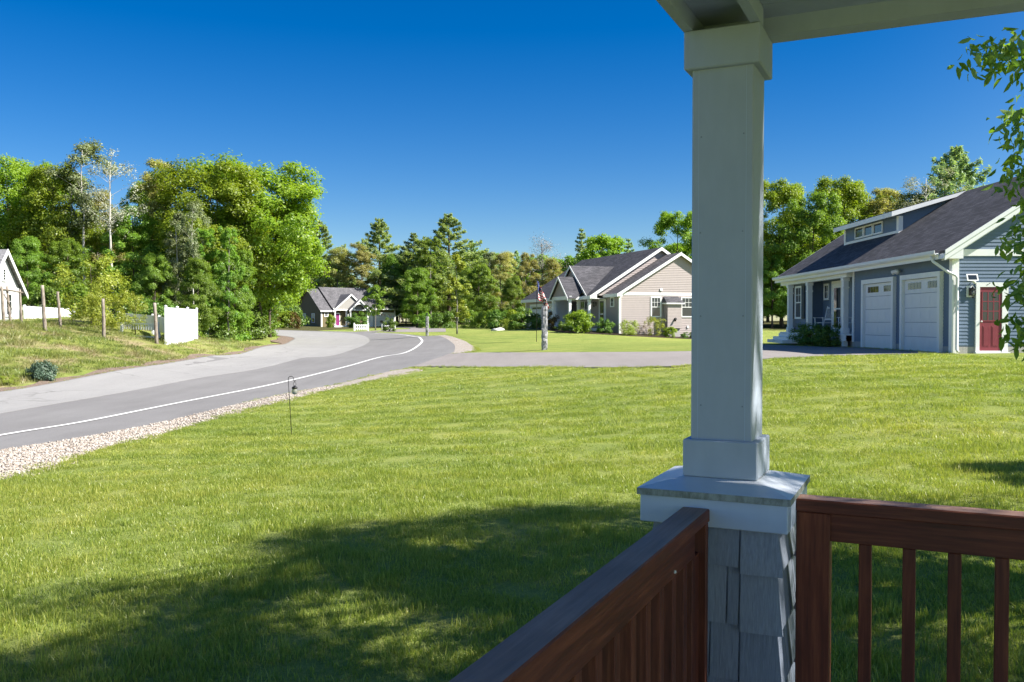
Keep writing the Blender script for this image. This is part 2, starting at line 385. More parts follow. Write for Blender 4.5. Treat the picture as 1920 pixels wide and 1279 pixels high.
    def lap(s, o, dx, nrm, z0, z1, iv, course=.105, t=.016):
        """lapped clapboards on a wall: o origin, dx along the wall, nrm outward, iv(z) -> (a, b) extent at height z"""
        o = Vector(o); dx = Vector(dx); nrm = Vector(nrm); Z = Vector((0, 0, 1)); z = z0
        while z < z1 - 1e-4:
            zt = min(z + course, z1); a0, b0 = iv(z); a1, b1 = iv(zt)
            if b0 > a0:
                if b1 < a1: a1 = b1 = (a1 + b1) / 2
                p = [o + dx * a0 + Z * z + nrm * t, o + dx * b0 + Z * z + nrm * t, o + dx * b1 + Z * zt + nrm * .002, o + dx * a1 + Z * zt + nrm * .002]
                q = [o + dx * a0 + Z * z, o + dx * b0 + Z * z]
                s.add([p[0], p[1], p[2], p[3], q[0], q[1]], [(0, 1, 2, 3), (4, 5, 1, 0), (4, 0, 3), (5, 2, 1)])
            z = zt
        return s
    def build(s, name, mat, parent=None):
        me = bpy.data.meshes.new(name); me.from_pydata(s.v, [], s.f); me.materials.append(M[mat])
        if any(s.sm): me.polygons.foreach_set('use_smooth', s.sm)
        bm_fix(me); return link(bpy.data.objects.new(name, me), parent)
import bmesh
def bm_fix(me):
    bm = bmesh.new(); bm.from_mesh(me); bmesh.ops.recalc_face_normals(bm, faces=bm.faces); bm.to_mesh(me); bm.free()
def copy_tree(o, parent=None):
    c = o.copy(); COL.objects.link(c)
    if parent is not None: c.parent = parent
    for ch in list(o.children): copy_tree(ch, c)
    return c

# ------------------------------------------------------------------ terrain
CTRL = [(0, -6, -2.05), (-6, -4, -2.1), (8, -5, -2.0), (0, 3, -2.05), (-3, 8, -2.08), (3, 8, -2.02), (6, 12, -1.86), (-4.4, 18, -2.27), (-7.4, 13, -2.32), (-1, 22, -2.05),
        (3, 20, -1.78), (8.5, 19, -1.38), (12, 24.5, -.97), (16, 24, -.93), (13.3, 28, -.965), (13.3, 35, -.985), (9.5, 31, -1.02), (13, 43, -1.05), (5.1, 25.5, -1.27), (7.6, 36.5, -1.17),
        (.8, 32, -1.58), (1, 42, -1.42), (-4, 39, -1.95), (1.6, 44, -1.31), (6, 72, -.70), (-1, 76, -.72), (8.4, 69.5, -.95), (14, 68, -1.42), (12, 55, -1.25),
        (-9.6, 16.7, -2.4), (-17.2, 30, -2.31), (-16.5, 42, -1.98), (-17.4, 56, -1.94), (-18.5, 72, -1.80), (-20.6, 84, -1.60), (-9, 27, -2.4), (-7, 34, -2.33), (-3.6, 55, -1.82), (-9, 90, -1.42), (-18, 115, -1.18),
        (-13, 50, -1.98), (-13.5, 36, -2.25), (-34, 158, -.85), (-18, 170, -.75), (-10, 120, -1.0), (-19.4, 50, -1.24), (-21.2, 60, -1.11), (-19.3, 48.5, -1.14), (-21, 46, -.86), (-23, 44, -.38), (-24.5, 42, -.22), (-16.3, 47, -1.97), (-16.6, 51, -1.96),
        (-30, 53, -.05), (-27, 58, .30), (-29, 63, .1), (-26, 60, -.3), (-28, 90, -1.0), (-38, 80, .6), (-50, 60, 1.0), (-60, 110, 1.2), (20, 120, -.4), (60, 90, 0), (40, 40, -.8), (30, 20, -.8), (25, 5, -1.5),
        (0, 180, -.4), (-60, 180, .5), (80, 200, .5), (-30, 10, -2.2), (-40, 30, -.8), (0, 300, 0), (-200, 300, 1), (200, 300, 1), (-200, 0, 0), (200, 0, 0), (0, -200, -2), (-300, -200, 0), (300, -200, 0)]
_C = np.array(CTRL, float)
def _phi(r): return r * r * np.log(r + 1e-9)
def _fit():
    n = len(_C); D = np.hypot(_C[:, None, 0] - _C[None, :, 0], _C[:, None, 1] - _C[None, :, 1])
    K = _phi(D) + np.eye(n) * 2.0; Pm = np.c_[np.ones(n), _C[:, :2]]
    A = np.zeros((n + 3, n + 3)); A[:n, :n] = K; A[:n, n:] = Pm; A[n:, :n] = Pm.T
    return np.linalg.solve(A, np.r_[_C[:, 2], 0, 0, 0])
_W = _fit()
def ZZ(x, y):
    x = np.asarray(x, float); y = np.asarray(y, float); sh = np.broadcast(x, y).shape
    xs = np.broadcast_to(np.clip(x, -320, 320), sh).ravel(); ys = np.broadcast_to(np.clip(y, -220, 320), sh).ravel(); o = np.empty(xs.size)
    for i in range(0, xs.size, 20000):
        a, c = xs[i:i + 20000], ys[i:i + 20000]
        D = np.hypot(a[:, None] - _C[None, :, 0], c[:, None] - _C[None, :, 1])
        o[i:i + 20000] = _phi(D) @ _W[:-3] + _W[-3] + _W[-2] * a + _W[-1] * c
    return (o + EYE).reshape(sh)
def Zg(x, y): return float(ZZ(np.array([x]), np.array([y]))[0])
def ray(px, py):
    u = (px - 960) / F; v = (639.5 - py) / F
    d = Vector((u, math.cos(PITCH) + v * math.sin(PITCH), -math.sin(PITCH) + v * math.cos(PITCH))); return d / d.y
def at(px, py, y):
    d = ray(px, py); return Vector((d.x * y, y, EYE + d.z * y))
_ys = np.geomspace(2.5, 400, 3000)
def hit(px, py):
    """where the sight line through a photo pixel meets the ground"""
    d = ray(px, py); h = EYE + d.z * _ys - ZZ(d.x * _ys, _ys); k = np.argmax(h < 0)
    if h[k] >= 0: k = len(_ys) - 1
    if k > 0: t = h[k - 1] / (h[k - 1] - h[k] + 1e-12); y = _ys[k - 1] + t * (_ys[k] - _ys[k - 1])
    else: y = _ys[0]
    return (d.x * y, y)
def gpos(px, y): x = (px - 960) / F * y; return Vector((x, y, Zg(x, y)))

def smooth_poly(pts, n=3):
    out_ = []
    N = len(pts)
    for i in range(N):
        out_.append(pts[i])
    return out_
def resample(pl, step):
    o = [pl[0]]
    for a, c in zip(pl[:-1], pl[1:]):
        L = math.hypot(c[0] - a[0], c[1] - a[1]); k = max(1, int(L / step))
        for j in range(1, k + 1): o.append((a[0] + (c[0] - a[0]) * j / k, a[1] + (c[1] - a[1]) * j / k))
    return o
def spline(pl, k=6):
    """Catmull-Rom through world points"""
    P_ = [Vector((p[0], p[1])) for p in pl]; P_ = [2 * P_[0] - P_[1]] + P_ + [2 * P_[-1] - P_[-2]]; o = []
    for i in range(1, len(P_) - 2):
        for j in range(k):
            t = j / k; a, b1, c1, d1 = P_[i - 1:i + 3]
            q = .5 * ((2 * b1) + (c1 - a) * t + (2 * a - 5 * b1 + 4 * c1 - d1) * t * t + (-a + 3 * b1 - 3 * c1 + d1) * t ** 3); o.append((q.x, q.y))
    o.append((P_[-2].x, P_[-2].y)); return o
def inside(poly, X, Y):
    X = np.asarray(X); Y = np.asarray(Y); r = np.zeros(X.shape, bool); n = len(poly)
    for i in range(n):
        x1, y1 = poly[i]; x2, y2 = poly[(i + 1) % n]
        if y1 == y2: continue
        c_ = ((y1 > Y) != (y2 > Y)) & (X < (x2 - x1) * (Y - y1) / (y2 - y1) + x1); r ^= c_
    return r
def sheet(name, poly, mat, dz, step=1.0, skirt=.12):
    """ground-hugging sheet inside a world polygon"""
    poly = resample(list(poly) + [poly[0]], step)[:-1]
    xs = [p[0] for p in poly]; ys = [p[1] for p in poly]
    gx, gy = np.meshgrid(np.arange(min(xs), max(xs), step), np.arange(min(ys), max(ys), step)); gx = gx.ravel() + .01; gy = gy.ravel() + .013
    k = inside(poly, gx, gy); pts = [Vector(p) for p in poly] + [Vector((a, c_)) for a, c_ in zip(gx[k], gy[k])]
    n = len(poly); vo, ed, fa, ov, oe, of = delaunay_2d_cdt(pts, [], [list(range(n))], 1, 1e-4)
    V = np.array([(v.x, v.y) for v in vo]); z = ZZ(V[:, 0], V[:, 1]) + dz
    mb = MB(); mb.add([(V[i, 0], V[i, 1], z[i]) for i in range(len(V))], [tuple(f) for f in fa])
    zz = ZZ(np.array(xs), np.array(ys)) + dz
    mb.add([(xs[i], ys[i], zz[i]) for i in range(n)] + [(xs[i], ys[i], zz[i] - skirt) for i in range(n)], [(i, (i + 1) % n, n + (i + 1) % n, n + i) for i in range(n)])
    o = mb.build(name, mat); return o, poly

# ------------------------------------------------------------------ ground, road, drives
road_r = spline([(-9.7, 14), (-9.6, 16.6), (-9.0, 18.4), (-8.4, 21.4), (-8.0, 25.1), (-7.2, 30.0), (-5.7, 36.4), (-4.4, 40), (-3.6, 45), (-3.4, 50), (-3.9, 61.3), (-4.6, 67), (-6.2, 76), (-9.0, 91), (-12.1, 101.8), (-15.5, 107.9), (-18.6, 111.2), (-22.5, 111.2), (-27, 109), (-31, 105), (-38, 101), (-50, 99)], 4)
road_l = spline([(-50, 91), (-38, 91.5), (-30, 92), (-25.9, 91.8), (-23.0, 90), (-21.1, 86.4), (-19.7, 79.7), (-18.4, 71.7), (-17.4, 61.2), (-17.0, 55.8), (-16.6, 48), (-16.45, 41.8), (-16.4, 36), (-16.7, 32), (-17.1, 29.5), (-17.4, 26), (-17.8, 22), (-18.0, 14)], 4)
ROAD = road_r + road_l
OLD = spline([(-13.9, 14), (-13.8, 20), (-13.8, 26.8), (-12.9, 35), (-12.2, 42.6), (-11.6, 52), (-11.4, 63), (-11.6, 71), (-12.9, 81), (-15.6, 95), (-18.6, 104), (-22, 107.2), (-27, 106.0), (-34, 101.5)], 4)
old_l = [(p[0] + (.12 if p[0] < -15 and p[1] < 88 else .0), p[1]) for p in road_l if p[0] > -36]
OLDP = OLD + [(-36, 99.5)] + old_l
WHITE = spline([(-11.4, 14), (-11.0, 19.1), (-10.5, 21.7), (-10.1, 25.8), (-9.3, 32.8), (-8.35, 39.3), (-7.6, 44.5), (-7.1, 51), (-6.85, 58), (-6.8, 64), (-6.95, 69), (-7.5, 73.5), (-8.7, 82), (-10.4, 92.3), (-12.8, 100.5), (-16.4, 105.2)], 5)
GRAV = [(-7.3, 9), (-7.4, 12.0), (-7.5, 13.1), (-7.55, 13.9), (-7.5, 14.8), (-7.65, 16.9), (-7.4, 18.8), (-7.3, 21.8), (-7.0, 24.5), (-6.5, 27.2), (-5.75, 31.3), (-4.9, 34.6), (-3.7, 37.0), (-4.3, 38.6)] + [p for p in road_r[::-1] if p[1] < 38.5] + [(-9.8, 9)]
GRAV = [GRAV[0]] + spline(GRAV[1:14], 4) + GRAV[14:]
GRAV2 = [(-3.5, 48.5), (-2.45, 47.8), (-2.1, 50.5), (-2.1, 55), (-2.5, 60), (-3.4, 66), (-5.2, 74), (-8.2, 91.2)] + [p for p in road_r[::-1] if 49 < p[1] < 91 and p[0] > -9.3]
DRV = spline([(-4.4, 39.3), (-3.4, 38.4), (-2.0, 36.4), (0.6, 31.9), (2.7, 28.3), (3.8, 27.0), (5.1, 26.0), (7.4, 26.6), (10.5, 26.75)], 4) + [(13.2, 26.8), (13.2, 35.2), (12.8, 36.2), (12.0, 41.5), (10.5, 41.5)] + spline([(10.2, 36.5), (7.2, 36.1), (3.3, 39.4), (0.0, 43.0), (-2.5, 47.7), (-3.35, 49.5)], 4) + [(-3.5, 45)]
VERGE = [(p[0] - .5 + .22 * math.sin(i * 1.7) - (1.0 if 74 < p[1] < 90 else 0), p[1] + (.6 if p[1] > 84 else 0)) for i, p in enumerate(road_l)][::-1]
VERGE = [p for p in VERGE if p[0] > -27] + [p for p in road_l if p[0] > -27]
FARDRV = [(-19.5, 112.0), (-8.0, 108), (-9.5, 128), (-15, 148), (-17.5, 166), (-23, 163), (-17, 146), (-14.5, 128)]

xs = np.unique(np.round(np.r_[-np.geomspace(26, 900, 60)[::-1], np.arange(-26, 20.01, .4), np.geomspace(20.4, 900, 60)], 3))
ys = np.unique(np.round(np.r_[-np.geomspace(6, 300, 16)[::-1], np.arange(-5.5, 60, .4), np.geomspace(60.4, 1800, 120)], 3))
GX, GY = np.meshgrid(xs, ys); GZ = ZZ(GX, GY)
dep = np.zeros(GX.shape, bool)
for P_ in (ROAD, GRAV, GRAV2, DRV, VERGE): dep |= inside(P_, GX, GY)
GZ = GZ - .10 * dep - .004
GZ = GZ + np.where((GY > 14) & ~dep, .03 * np.sin(GX * 1.3 + GY * .7) * np.sin(GY * .9 - GX * .4), 0) * np.clip((-14 - GX) / 3, 0, 1)
ny, nx = GX.shape; I = np.arange(nx * ny).reshape(ny, nx)
Fq = np.stack([I[:-1, :-1], I[:-1, 1:], I[1:, 1:], I[1:, :-1]], -1).reshape(-1, 4)
lawn = np_obj('lawn', np.stack([GX, GY, GZ], -1).reshape(-1, 3), Fq, 'lawn_ground'); tag(lawn, kind='structure')
lawn.data.polygons.foreach_set('use_smooth', np.ones(len(Fq), bool))
def left_of_road(X, Y):
    edge = np.interp(Y, [10, 30, 42, 60, 72, 84, 92], [-18, -17.2, -16.4, -17, -18.5, -21, -26])
    return np.clip((edge - X) / .6, 0, 1) * (Y < 95)
at_r = lawn.data.attributes.new('rough', 'FLOAT', 'POINT'); rough = left_of_road(GX, GY) * np.clip((64 - GY) / 14, 0.25, 1); at_r.data.foreach_set('value', rough.ravel().astype(np.float32))
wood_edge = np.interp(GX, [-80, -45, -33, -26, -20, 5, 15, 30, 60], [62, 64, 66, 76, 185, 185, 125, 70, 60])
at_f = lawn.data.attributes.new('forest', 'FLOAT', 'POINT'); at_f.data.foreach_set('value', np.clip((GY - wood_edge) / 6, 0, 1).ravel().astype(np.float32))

o, _ = sheet('road', ROAD, 'asphalt_new', .004, 1.2); tag(o, kind='structure')
o, _ = sheet('old_asphalt', OLDP, 'asphalt_old', .012, 1.2, .006); tag(o, kind='structure')
o, _ = sheet('driveway', DRV, 'driveway_asphalt', .010, 1.0); tag(o, kind='structure')
o, _ = sheet('gravel_shoulder', GRAV, 'gravel', -.002, .8); tag(o, kind='structure')
o, _ = sheet('gravel_verge', GRAV2, 'gravel', -.002, 1.0); tag(o, kind='structure')
o, _ = sheet('sandy_verge', VERGE, 'sandy_verge', -.004, 1.0); tag(o, kind='structure')
o, _ = sheet('far_driveway', FARDRV, 'driveway_asphalt', .012, 2.0, .05); tag(o, kind='structure')
# painted edge line
def ribbon(name, line, wd, mat, dz):
    V = []; n = len(line)
    for i in range(n):
        a = Vector(line[max(0, i - 1)]); c = Vector(line[min(n - 1, i + 1)]); t = (c - a).normalized(); nn = Vector((-t.y, t.x))
        for s in (-.5, .5): V.append((line[i][0] + nn.x * wd * s, line[i][1] + nn.y * wd * s))
    V = np.array(V); z = ZZ(V[:, 0], V[:, 1]) + dz
    return np_obj(name, np.c_[V, z], [(2 * i, 2 * i + 2, 2 * i + 3, 2 * i + 1) for i in range(n - 1)], mat)
tag(ribbon('road_marking', resample(WHITE, .5), .16, 'road_paint', .02), kind='structure')
# loose stones on the shoulder
rng = np.random.default_rng(5)
def scatter(poly, n, rng):
    P_ = np.array(poly); lo = P_.min(0); hi = P_.max(0); o = np.zeros((0, 2))
    while len(o) < n:
        q = rng.uniform(lo, hi, (n * 3, 2)); o = np.r_[o, q[inside(poly, q[:, 0], q[:, 1])]]
    return o[:n]
def stones(name, pts, rng, r0, r1):
    base = np.array([(1, 0, 0), (-1, 0, 0), (0, 1, 0), (0, -1, 0), (0, 0, 1), (0, 0, -1)], float)
    tri = np.array([(0, 2, 4), (2, 1, 4), (1, 3, 4), (3, 0, 4), (2, 0, 5), (1, 2, 5), (3, 1, 5), (0, 3, 5)])
    n = len(pts); r = rng.uniform(r0, r1, (n, 1, 1)) * rng.uniform(.6, 1.3, (n, 1, 3)) * np.array([1, 1, .6]); a = rng.uniform(0, 6.28, n)
    v = base[None] * r; x = v[..., 0] * np.cos(a)[:, None] - v[..., 1] * np.sin(a)[:, None]; y = v[..., 0] * np.sin(a)[:, None] + v[..., 1] * np.cos(a)[:, None]
    z = ZZ(pts[:, 0], pts[:, 1]); V = np.stack([x + pts[:, :1], y + pts[:, 1:], v[..., 2] + z[:, None] + .01], -1)
    return np_obj(name, V.reshape(-1, 3), (tri[None] + (np.arange(n) * 6)[:, None, None]).reshape(-1, 3), 'pebble')
near_g = [p for p in GRAV if p[1] < 33]
tag(stones('gravel_stones', np.r_[scatter(near_g, 9000, rng), scatter([p for p in GRAV if p[1] < 21], 5000, rng)], rng, .012, .04), 'pale loose crushed stones along the road edge', 'gravel', kind='stuff')

# ------------------------------------------------------------------ grass
def tuft(name, nb, R, h0, h1, wd, mat, seed, lean=.5):
    r = np.random.default_rng(seed); a = r.uniform(0, 6.28, nb); q = R * np.sqrt(r.uniform(0, 1, nb)); bx, by = q * np.cos(a), q * np.sin(a)
    h = r.uniform(h0, h1, nb); d = r.uniform(0, 6.28, nb); ln = r.uniform(.1, lean, nb) * h; f = r.uniform(0, 6.28, nb); w_ = wd * r.uniform(.7, 1.3, nb)
    V = np.zeros((nb, 5, 3))
    for k, (t, ww) in enumerate(((0, 1), (0, -1), (.55, -.8), (.55, .8), (1, 0))):
        V[:, k, 0] = bx + np.cos(d) * ln * t * t + np.cos(f) * w_ * ww * .5; V[:, k, 1] = by + np.sin(d) * ln * t * t + np.sin(f) * w_ * ww * .5; V[:, k, 2] = h * t - .012
    b0 = (np.arange(nb) * 5)[:, None]
    me = bpy.data.meshes.new(name); vv = V.reshape(-1, 3)
    faces = [tuple(x) for x in (b0 + np.array([0, 1, 2, 3])).tolist()] + [tuple(x) for x in (b0 + np.array([3, 2, 4])).tolist()]
    me.from_pydata(vv.tolist(), [], faces); me.materials.append(M[mat]); return bpy.data.objects.new(name, me)
def grass_patch(name, pts, scl, src, seed):
    z = ZZ(pts[:, 0], pts[:, 1]) - .004
    me = bpy.data.meshes.new(name); me.vertices.add(len(pts)); me.vertices.foreach_set('co', np.c_[pts, z].astype(np.float32).ravel())
    a = me.attributes.new('scl', 'FLOAT_VECTOR', 'POINT'); a.data.foreach_set('vector', np.asarray(scl, np.float32).ravel())
    ob = link(bpy.data.objects.new(name, me))
    ng = bpy.data.node_groups.new(name, 'GeometryNodeTree'); ng.interface.new_socket('Geometry', in_out='INPUT', socket_type='NodeSocketGeometry'); ng.interface.new_socket('Geometry', in_out='OUTPUT', socket_type='NodeSocketGeometry')
    N = ng.nodes.new; gi = N('NodeGroupInput'); go = N('NodeGroupOutput'); ip = N('GeometryNodeInstanceOnPoints'); jn = N('GeometryNodeGeometryToInstance')
    for s in src:
        oi = N('GeometryNodeObjectInfo'); oi.inputs['Object'].default_value = s; oi.inputs['As Instance'].default_value = True; ng.links.new(oi.outputs['Geometry'], jn.inputs[0])
    rv = N('FunctionNodeRandomValue'); rv.data_type = 'FLOAT_VECTOR'; rv.inputs['Min'].default_value = (-.06, -.06, 0); rv.inputs['Max'].default_value = (.06, .06, 6.283); rv.inputs['Seed'].default_value = seed
    na = N('GeometryNodeInputNamedAttribute'); na.data_type = 'FLOAT_VECTOR'; na.inputs['Name'].default_value = 'scl'
    ng.links.new(gi.outputs[0], ip.inputs['Points']); ng.links.new(jn.outputs[0], ip.inputs['Instance']); ip.inputs['Pick Instance'].default_value = True
    ng.links.new(rv.outputs['Value'], ip.inputs['Rotation']); ng.links.new(na.outputs[0], ip.inputs['Scale']); ng.links.new(ip.outputs[0], go.inputs[0])
    md = ob.modifiers.new('scatter', 'NODES'); md.node_group = ng
    return ob
TUFTS = [tuft('tuft', 110, .17, .025, .062, .0058, 'grass_blade', s) for s in (1, 2, 3)] + [tuft('tuft', 90, .17, .035, .10, .006, 'grass_blade', 4, .7)]
RTUFTS = [tuft('rough_tuft', 50, .22, .05, .16, .010, 'rough_blade', s, .9) for s in (11, 12)] + [tuft('rough_tuft', 30, .25, .08, .26, .011, 'rough_blade', 13, 1.0)]
rng = np.random.default_rng(21)
FR = .60
HARD = (ROAD, GRAV, GRAV2, DRV, VERGE)
def band(y0, y1, dens, xm0=-1e9, xm1=1e9):
    n = int(dens * (y1 - y0) * FR * (y1 + y0) * 1.0); y = np.sqrt(rng.uniform(y0 * y0, y1 * y1, n)); x = rng.uniform(-1, 1, n) * (FR * y + .5)
    k = (x > xm0) & (x < xm1)
    for P_ in HARD: k &= ~inside(P_, x, y)
    return np.c_[x, y][k]
def sized(pts, s0, s1, h0, h1):
    n = len(pts); s = rng.uniform(s0, s1, n); h = rng.uniform(h0, h1, n)
    # taller, lusher patches and thin patches
    v = .5 + .5 * np.sin(pts[:, 0] * 1.9 + 1.3 * np.sin(pts[:, 1] * 1.1)) * np.sin(pts[:, 1] * 1.6 + np.sin(pts[:, 0] * .8)); h = h * (.75 + .5 * v)
    return np.c_[s, s, h]
rlawn = lambda p: p[(p[:, 0] > np.interp(p[:, 1], [10, 40, 50, 110], [-9, -6, -3.5, -9]))]
g1 = rlawn(np.r_[band(3.4, 8, 52), band(8, 13, 40)]); g2 = rlawn(band(13, 22, 22)); g3 = rlawn(band(22, 34, 10)); g3 = g3[g3[:, 0] < 13]
pts = np.r_[g1, g2, g3]; scl = np.r_[sized(g1, .85, 1.15, .8, 1.15), sized(g2, 1.0, 1.5, .7, 1.0), sized(g3, 1.5, 2.3, .55, .8)]
tag(grass_patch('lawn_grass', pts, scl, TUFTS, 3), 'short bright green lawn grass in front of the porch', 'grass', kind='stuff')
r1 = band(26, 46, 7, -60, -16); r2 = band(46, 66, 3, -60, -16); rp = np.r_[r1, r2]; rp = rp[left_of_road(rp[:, 0], rp[:, 1]) > .5]
tag(grass_patch('rough_grass', rp, sized(rp, 1.2, 2.0, .7, 1.3), RTUFTS, 4), 'patchy rough grass on the bank beyond the road', 'grass', kind='stuff')
# fringe along the hard edges
edge = []
for pl in (GRAV[:60], DRV[:40], road_l, GRAV2[:8]):
    for p in resample(pl, .16 if pl is not road_l else .3): edge.append((p[0] + rng.normal(0, .09), p[1] + rng.normal(0, .09)))
edge = np.array(edge); k = np.ones(len(edge), bool)
k &= ~inside(ROAD, edge[:, 0], edge[:, 1]); edge = edge[k & (edge[:, 1] < 60) & (edge[:, 1] > 8)]
tag(grass_patch('edge_grass', edge, sized(edge, .5, 1.1, .7, 1.2), TUFTS, 5), 'uneven fringe of grass along the paved and gravel edges', 'grass', kind='stuff')

# ------------------------------------------------------------------ porch we stand on
TH = .4385; PC = Vector((.7412, 3.0729, 0)); FLOOR = EYE - 1.47
E1 = Vector((math.cos(TH), -math.sin(TH), 0)); E2 = Vector((math.sin(TH), math.cos(TH), 0))
# local frame of everything on the porch: X along the front rail (E1), Y outwards (E2), Z up, origin under the column at floor level
def pthing(name, label, cat, group=None): return thing(name, label, cat, (PC.x, PC.y, FLOOR), -TH, group)
ez = lambda z: z + EYE - FLOOR
colm = pthing('porch_column', 'square grey painted porch column on a shingled pedestal at the corner of the railings', 'column')
MB().box((-.1015, -.1015, ez(-.40)), (.1015, .1015, ez(.86)), .004).build('shaft', 'column_paint', colm)
nh = MB()
for z_, x_ in ((.62, -.07), (.62, .07), (.30, -.072), (.30, .068), (.02, -.07), (.02, .071), (-.28, -.068), (-.28, .07)): nh.tube([(x_, -.1012, ez(z_)), (x_, -.1022, ez(z_))], [.0032, .0026], 8)
nh.build('nail_heads', 'shingle_paint', colm)
ck = MB()
for s_ in (-1, 1): ck.box((s_ * .0785 - .0006, -.1021, ez(-.394)), (s_ * .0785 + .0006, -.1012, ez(.8425)))
ck.build('caulk_line', 'apron_paint', colm)
cp = MB(); cp.box((-.125, -.125, ez(.8434)), (.125, .125, ez(.972)), .004); cp.build('capital', 'column_paint', colm)
MB().box((-.1235, -.1235, ez(-.520)), (.1235, .1235, ez(-.395)), .004).build('plinth', 'column_paint', colm)
lg = MB(); W2 = .246; wi = .125; zt = ez(-.5205); ze = ez(-.5487)
ring = [(-W2, -W2, ze), (W2, -W2, ze), (W2, W2, ze), (-W2, W2, ze)]; rin = [(-wi, -wi, zt), (wi, -wi, zt), (wi, wi, zt), (-wi, wi, zt)]
lg.add(ring + rin, [(0, 1, 5, 4), (1, 2, 6, 5), (2, 3, 7, 6), (3, 0, 4, 7), (4, 5, 6, 7)])
led = lg.build('ledge', 'ledge_paint', colm); MB().box((-W2, -W2, ez(-.5700)), (W2, W2, ez(-.5489))).build('ledge_edge', 'ledge_edge', led)
MB().box((-.237, -.237, ez(-.6603)), (.237, .237, ez(-.5701)), .003).build('apron_board', 'apron_paint', colm)
MB().box((-.195, -.195, -.60), (.195, .195, ez(-.662))).build('pedestal', 'shingle_paint', colm)
sh = MB(); random.seed(4)
for side in range(4):
    a = side * math.pi / 2; ux = Vector((math.cos(a), math.sin(a), 0)); nn = Vector((math.sin(a), -math.cos(a), 0)); uz = Vector((0, 0, 1))
    for row in range(7):
        zb = ez(-.662) - .118 - .185 * row; ztp = zb + (.118 if row == 0 else .20)
        cuts = ([-.2, -.02, .085, .2], [-.2, .045, .085, .2], [-.2, -.01, .085, .2], [-.2, -.09, .085, .2])[(row + side) % 4]
        for q, (c0, c1) in enumerate(zip(cuts[:-1], cuts[1:])):
            last = q == len(cuts) - 2; drop = (-.026 if last else 0) + random.uniform(-.005, .004); t = random.uniform(.021, .025) + (.004 if last else 0); sk = random.uniform(-.004, .003); tt = .004 if row == 0 else .003
            e0 = c0 - (.020 if c0 <= -.199 else -.003); e1_ = c1 + (.022 if c1 >= .199 else -.003)
            P0 = nn * .196
            p = [ux * e0 + P0 + nn * t + uz * (zb + drop), ux * e1_ + P0 + nn * t + uz * (zb + drop + sk), ux * (c1 - .003) + P0 + nn * tt + uz * ztp, ux * (c0 + .003) + P0 + nn * tt + uz * ztp]
            qv = [v - nn * .011 for v in p]
            sh.add(p + qv, [(0, 1, 2, 3), (4, 7, 6, 5), (0, 4, 5, 1), (1, 5, 6, 2), (2, 6, 7, 3), (3, 7, 4, 0)])
sh.build('shingle_cladding', 'cedar_shingle', colm)

def railing(label, length, axis, off, closed, spots):
    """axis 'x': runs along local +X from the column's right side; 'y': runs along local -Y from its near side"""
    t = pthing('porch_railing', label, 'railing', 'wooden railings of the porch')
    zt = ez(-.578 if axis == 'x' else -.600); hw = .0445; st = .236
    def bx(a0, a1, b0, b1, z0, z1, bev=.003):
        m = MB()
        if axis == 'x': m.box((a0, off + b0, z0), (a1, off + b1, z1), bev)
        else: m.box((off + b0, -a1, z0), (off + b1, -a0, z1), bev)
        return m
    wl = 'rail_wood_x' if axis == 'x' else 'rail_wood_y'
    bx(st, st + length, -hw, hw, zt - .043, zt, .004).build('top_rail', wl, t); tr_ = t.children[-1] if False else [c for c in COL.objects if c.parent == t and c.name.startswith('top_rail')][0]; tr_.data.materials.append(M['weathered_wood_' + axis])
    for p_ in tr_.data.polygons: p_.material_index = 1 if p_.normal.z > .9 else 0  # upward faces get the wood lightened for sky sheen
    sub = bx(st + .10, st + length, -.021, .021, zt - .136, zt - .0435); sub.build('upper_rail', wl, t)
    bx(st + .10, st + length, -.021, .021, .07, .15).build('lower_rail', wl, t)
    if axis == 'x': bx(st + .0005, st + .106, -.035, .035, .0, zt - .0436).build('end_post', 'rail_wood_z', t)
    else: bx(st + .0005, st + .030, -.040, .040, .0, zt - .0436).build('end_post', 'rail_wood_z', t)
    for a, wd in spots: bx(a - wd / 2, a + wd / 2, -.0185, .0185, .15, zt - .1363, .002).build('baluster', 'rail_wood_z', t)
    if axis != 'x':
        m = MB(); m.sphere((off + .0225, -.585, zt - .118), .0052, 8, 6); m.build('screw_plug', 'white_trim', t)
    return t
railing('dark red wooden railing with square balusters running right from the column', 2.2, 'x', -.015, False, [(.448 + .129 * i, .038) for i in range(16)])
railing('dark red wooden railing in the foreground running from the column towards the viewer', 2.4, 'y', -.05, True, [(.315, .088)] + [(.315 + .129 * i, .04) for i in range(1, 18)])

# porch roof: two hollow beams meeting over the column, ceiling boards, roof above; floor and the house wall behind
pr = pthing('porch_roof', 'pale grey porch ceiling with boxed beams above the column', 'porch roof')
zb = ez(.9725); zc = ez(1.032)
m = MB(); m.box((-.125, .045, zb), (5.0, .135, zb + .25)); m.build('front_beam', 'column_paint', pr)
MB().box((-.125, -.09, zb + .062), (5.0, .0449, zb + .2)).build('soffit', 'column_paint', pr)
m = MB(); m.box((-.128, -4.6, zb), (-.097, .044, zb + .25)); m.build('side_beam', 'column_paint', pr)
m = MB(); m.box((.092, -4.6, zb - .0), (.124, -.0905, zb + .25)); m.box((.1, -.0904, zb), (.124, -.06, zb + .06)); m.build('side_beam', 'column_paint', pr)
MB().box((-.0969, -4.6, zb + .062), (.0919, -.0905, zb + .2)).build('soffit', 'column_paint', pr)
cl = MB()
for i in range(46): cl.box((.1245, -.095 - .1 * (i + 1) + .002, zc), (5.0, -.095 - .1 * i - .002, zc + .02), .003)
cl.build('ceiling', 'column_paint', pr)
m = MB(); m.box((-.128, -4.9, zb + .26), (5.2, .135, zb + .33)); m.build('roof', 'roof_y', pr)
pf = pthing('porch_floor', 'grey boarded porch floor under the railings', 'porch floor')
fl = MB()
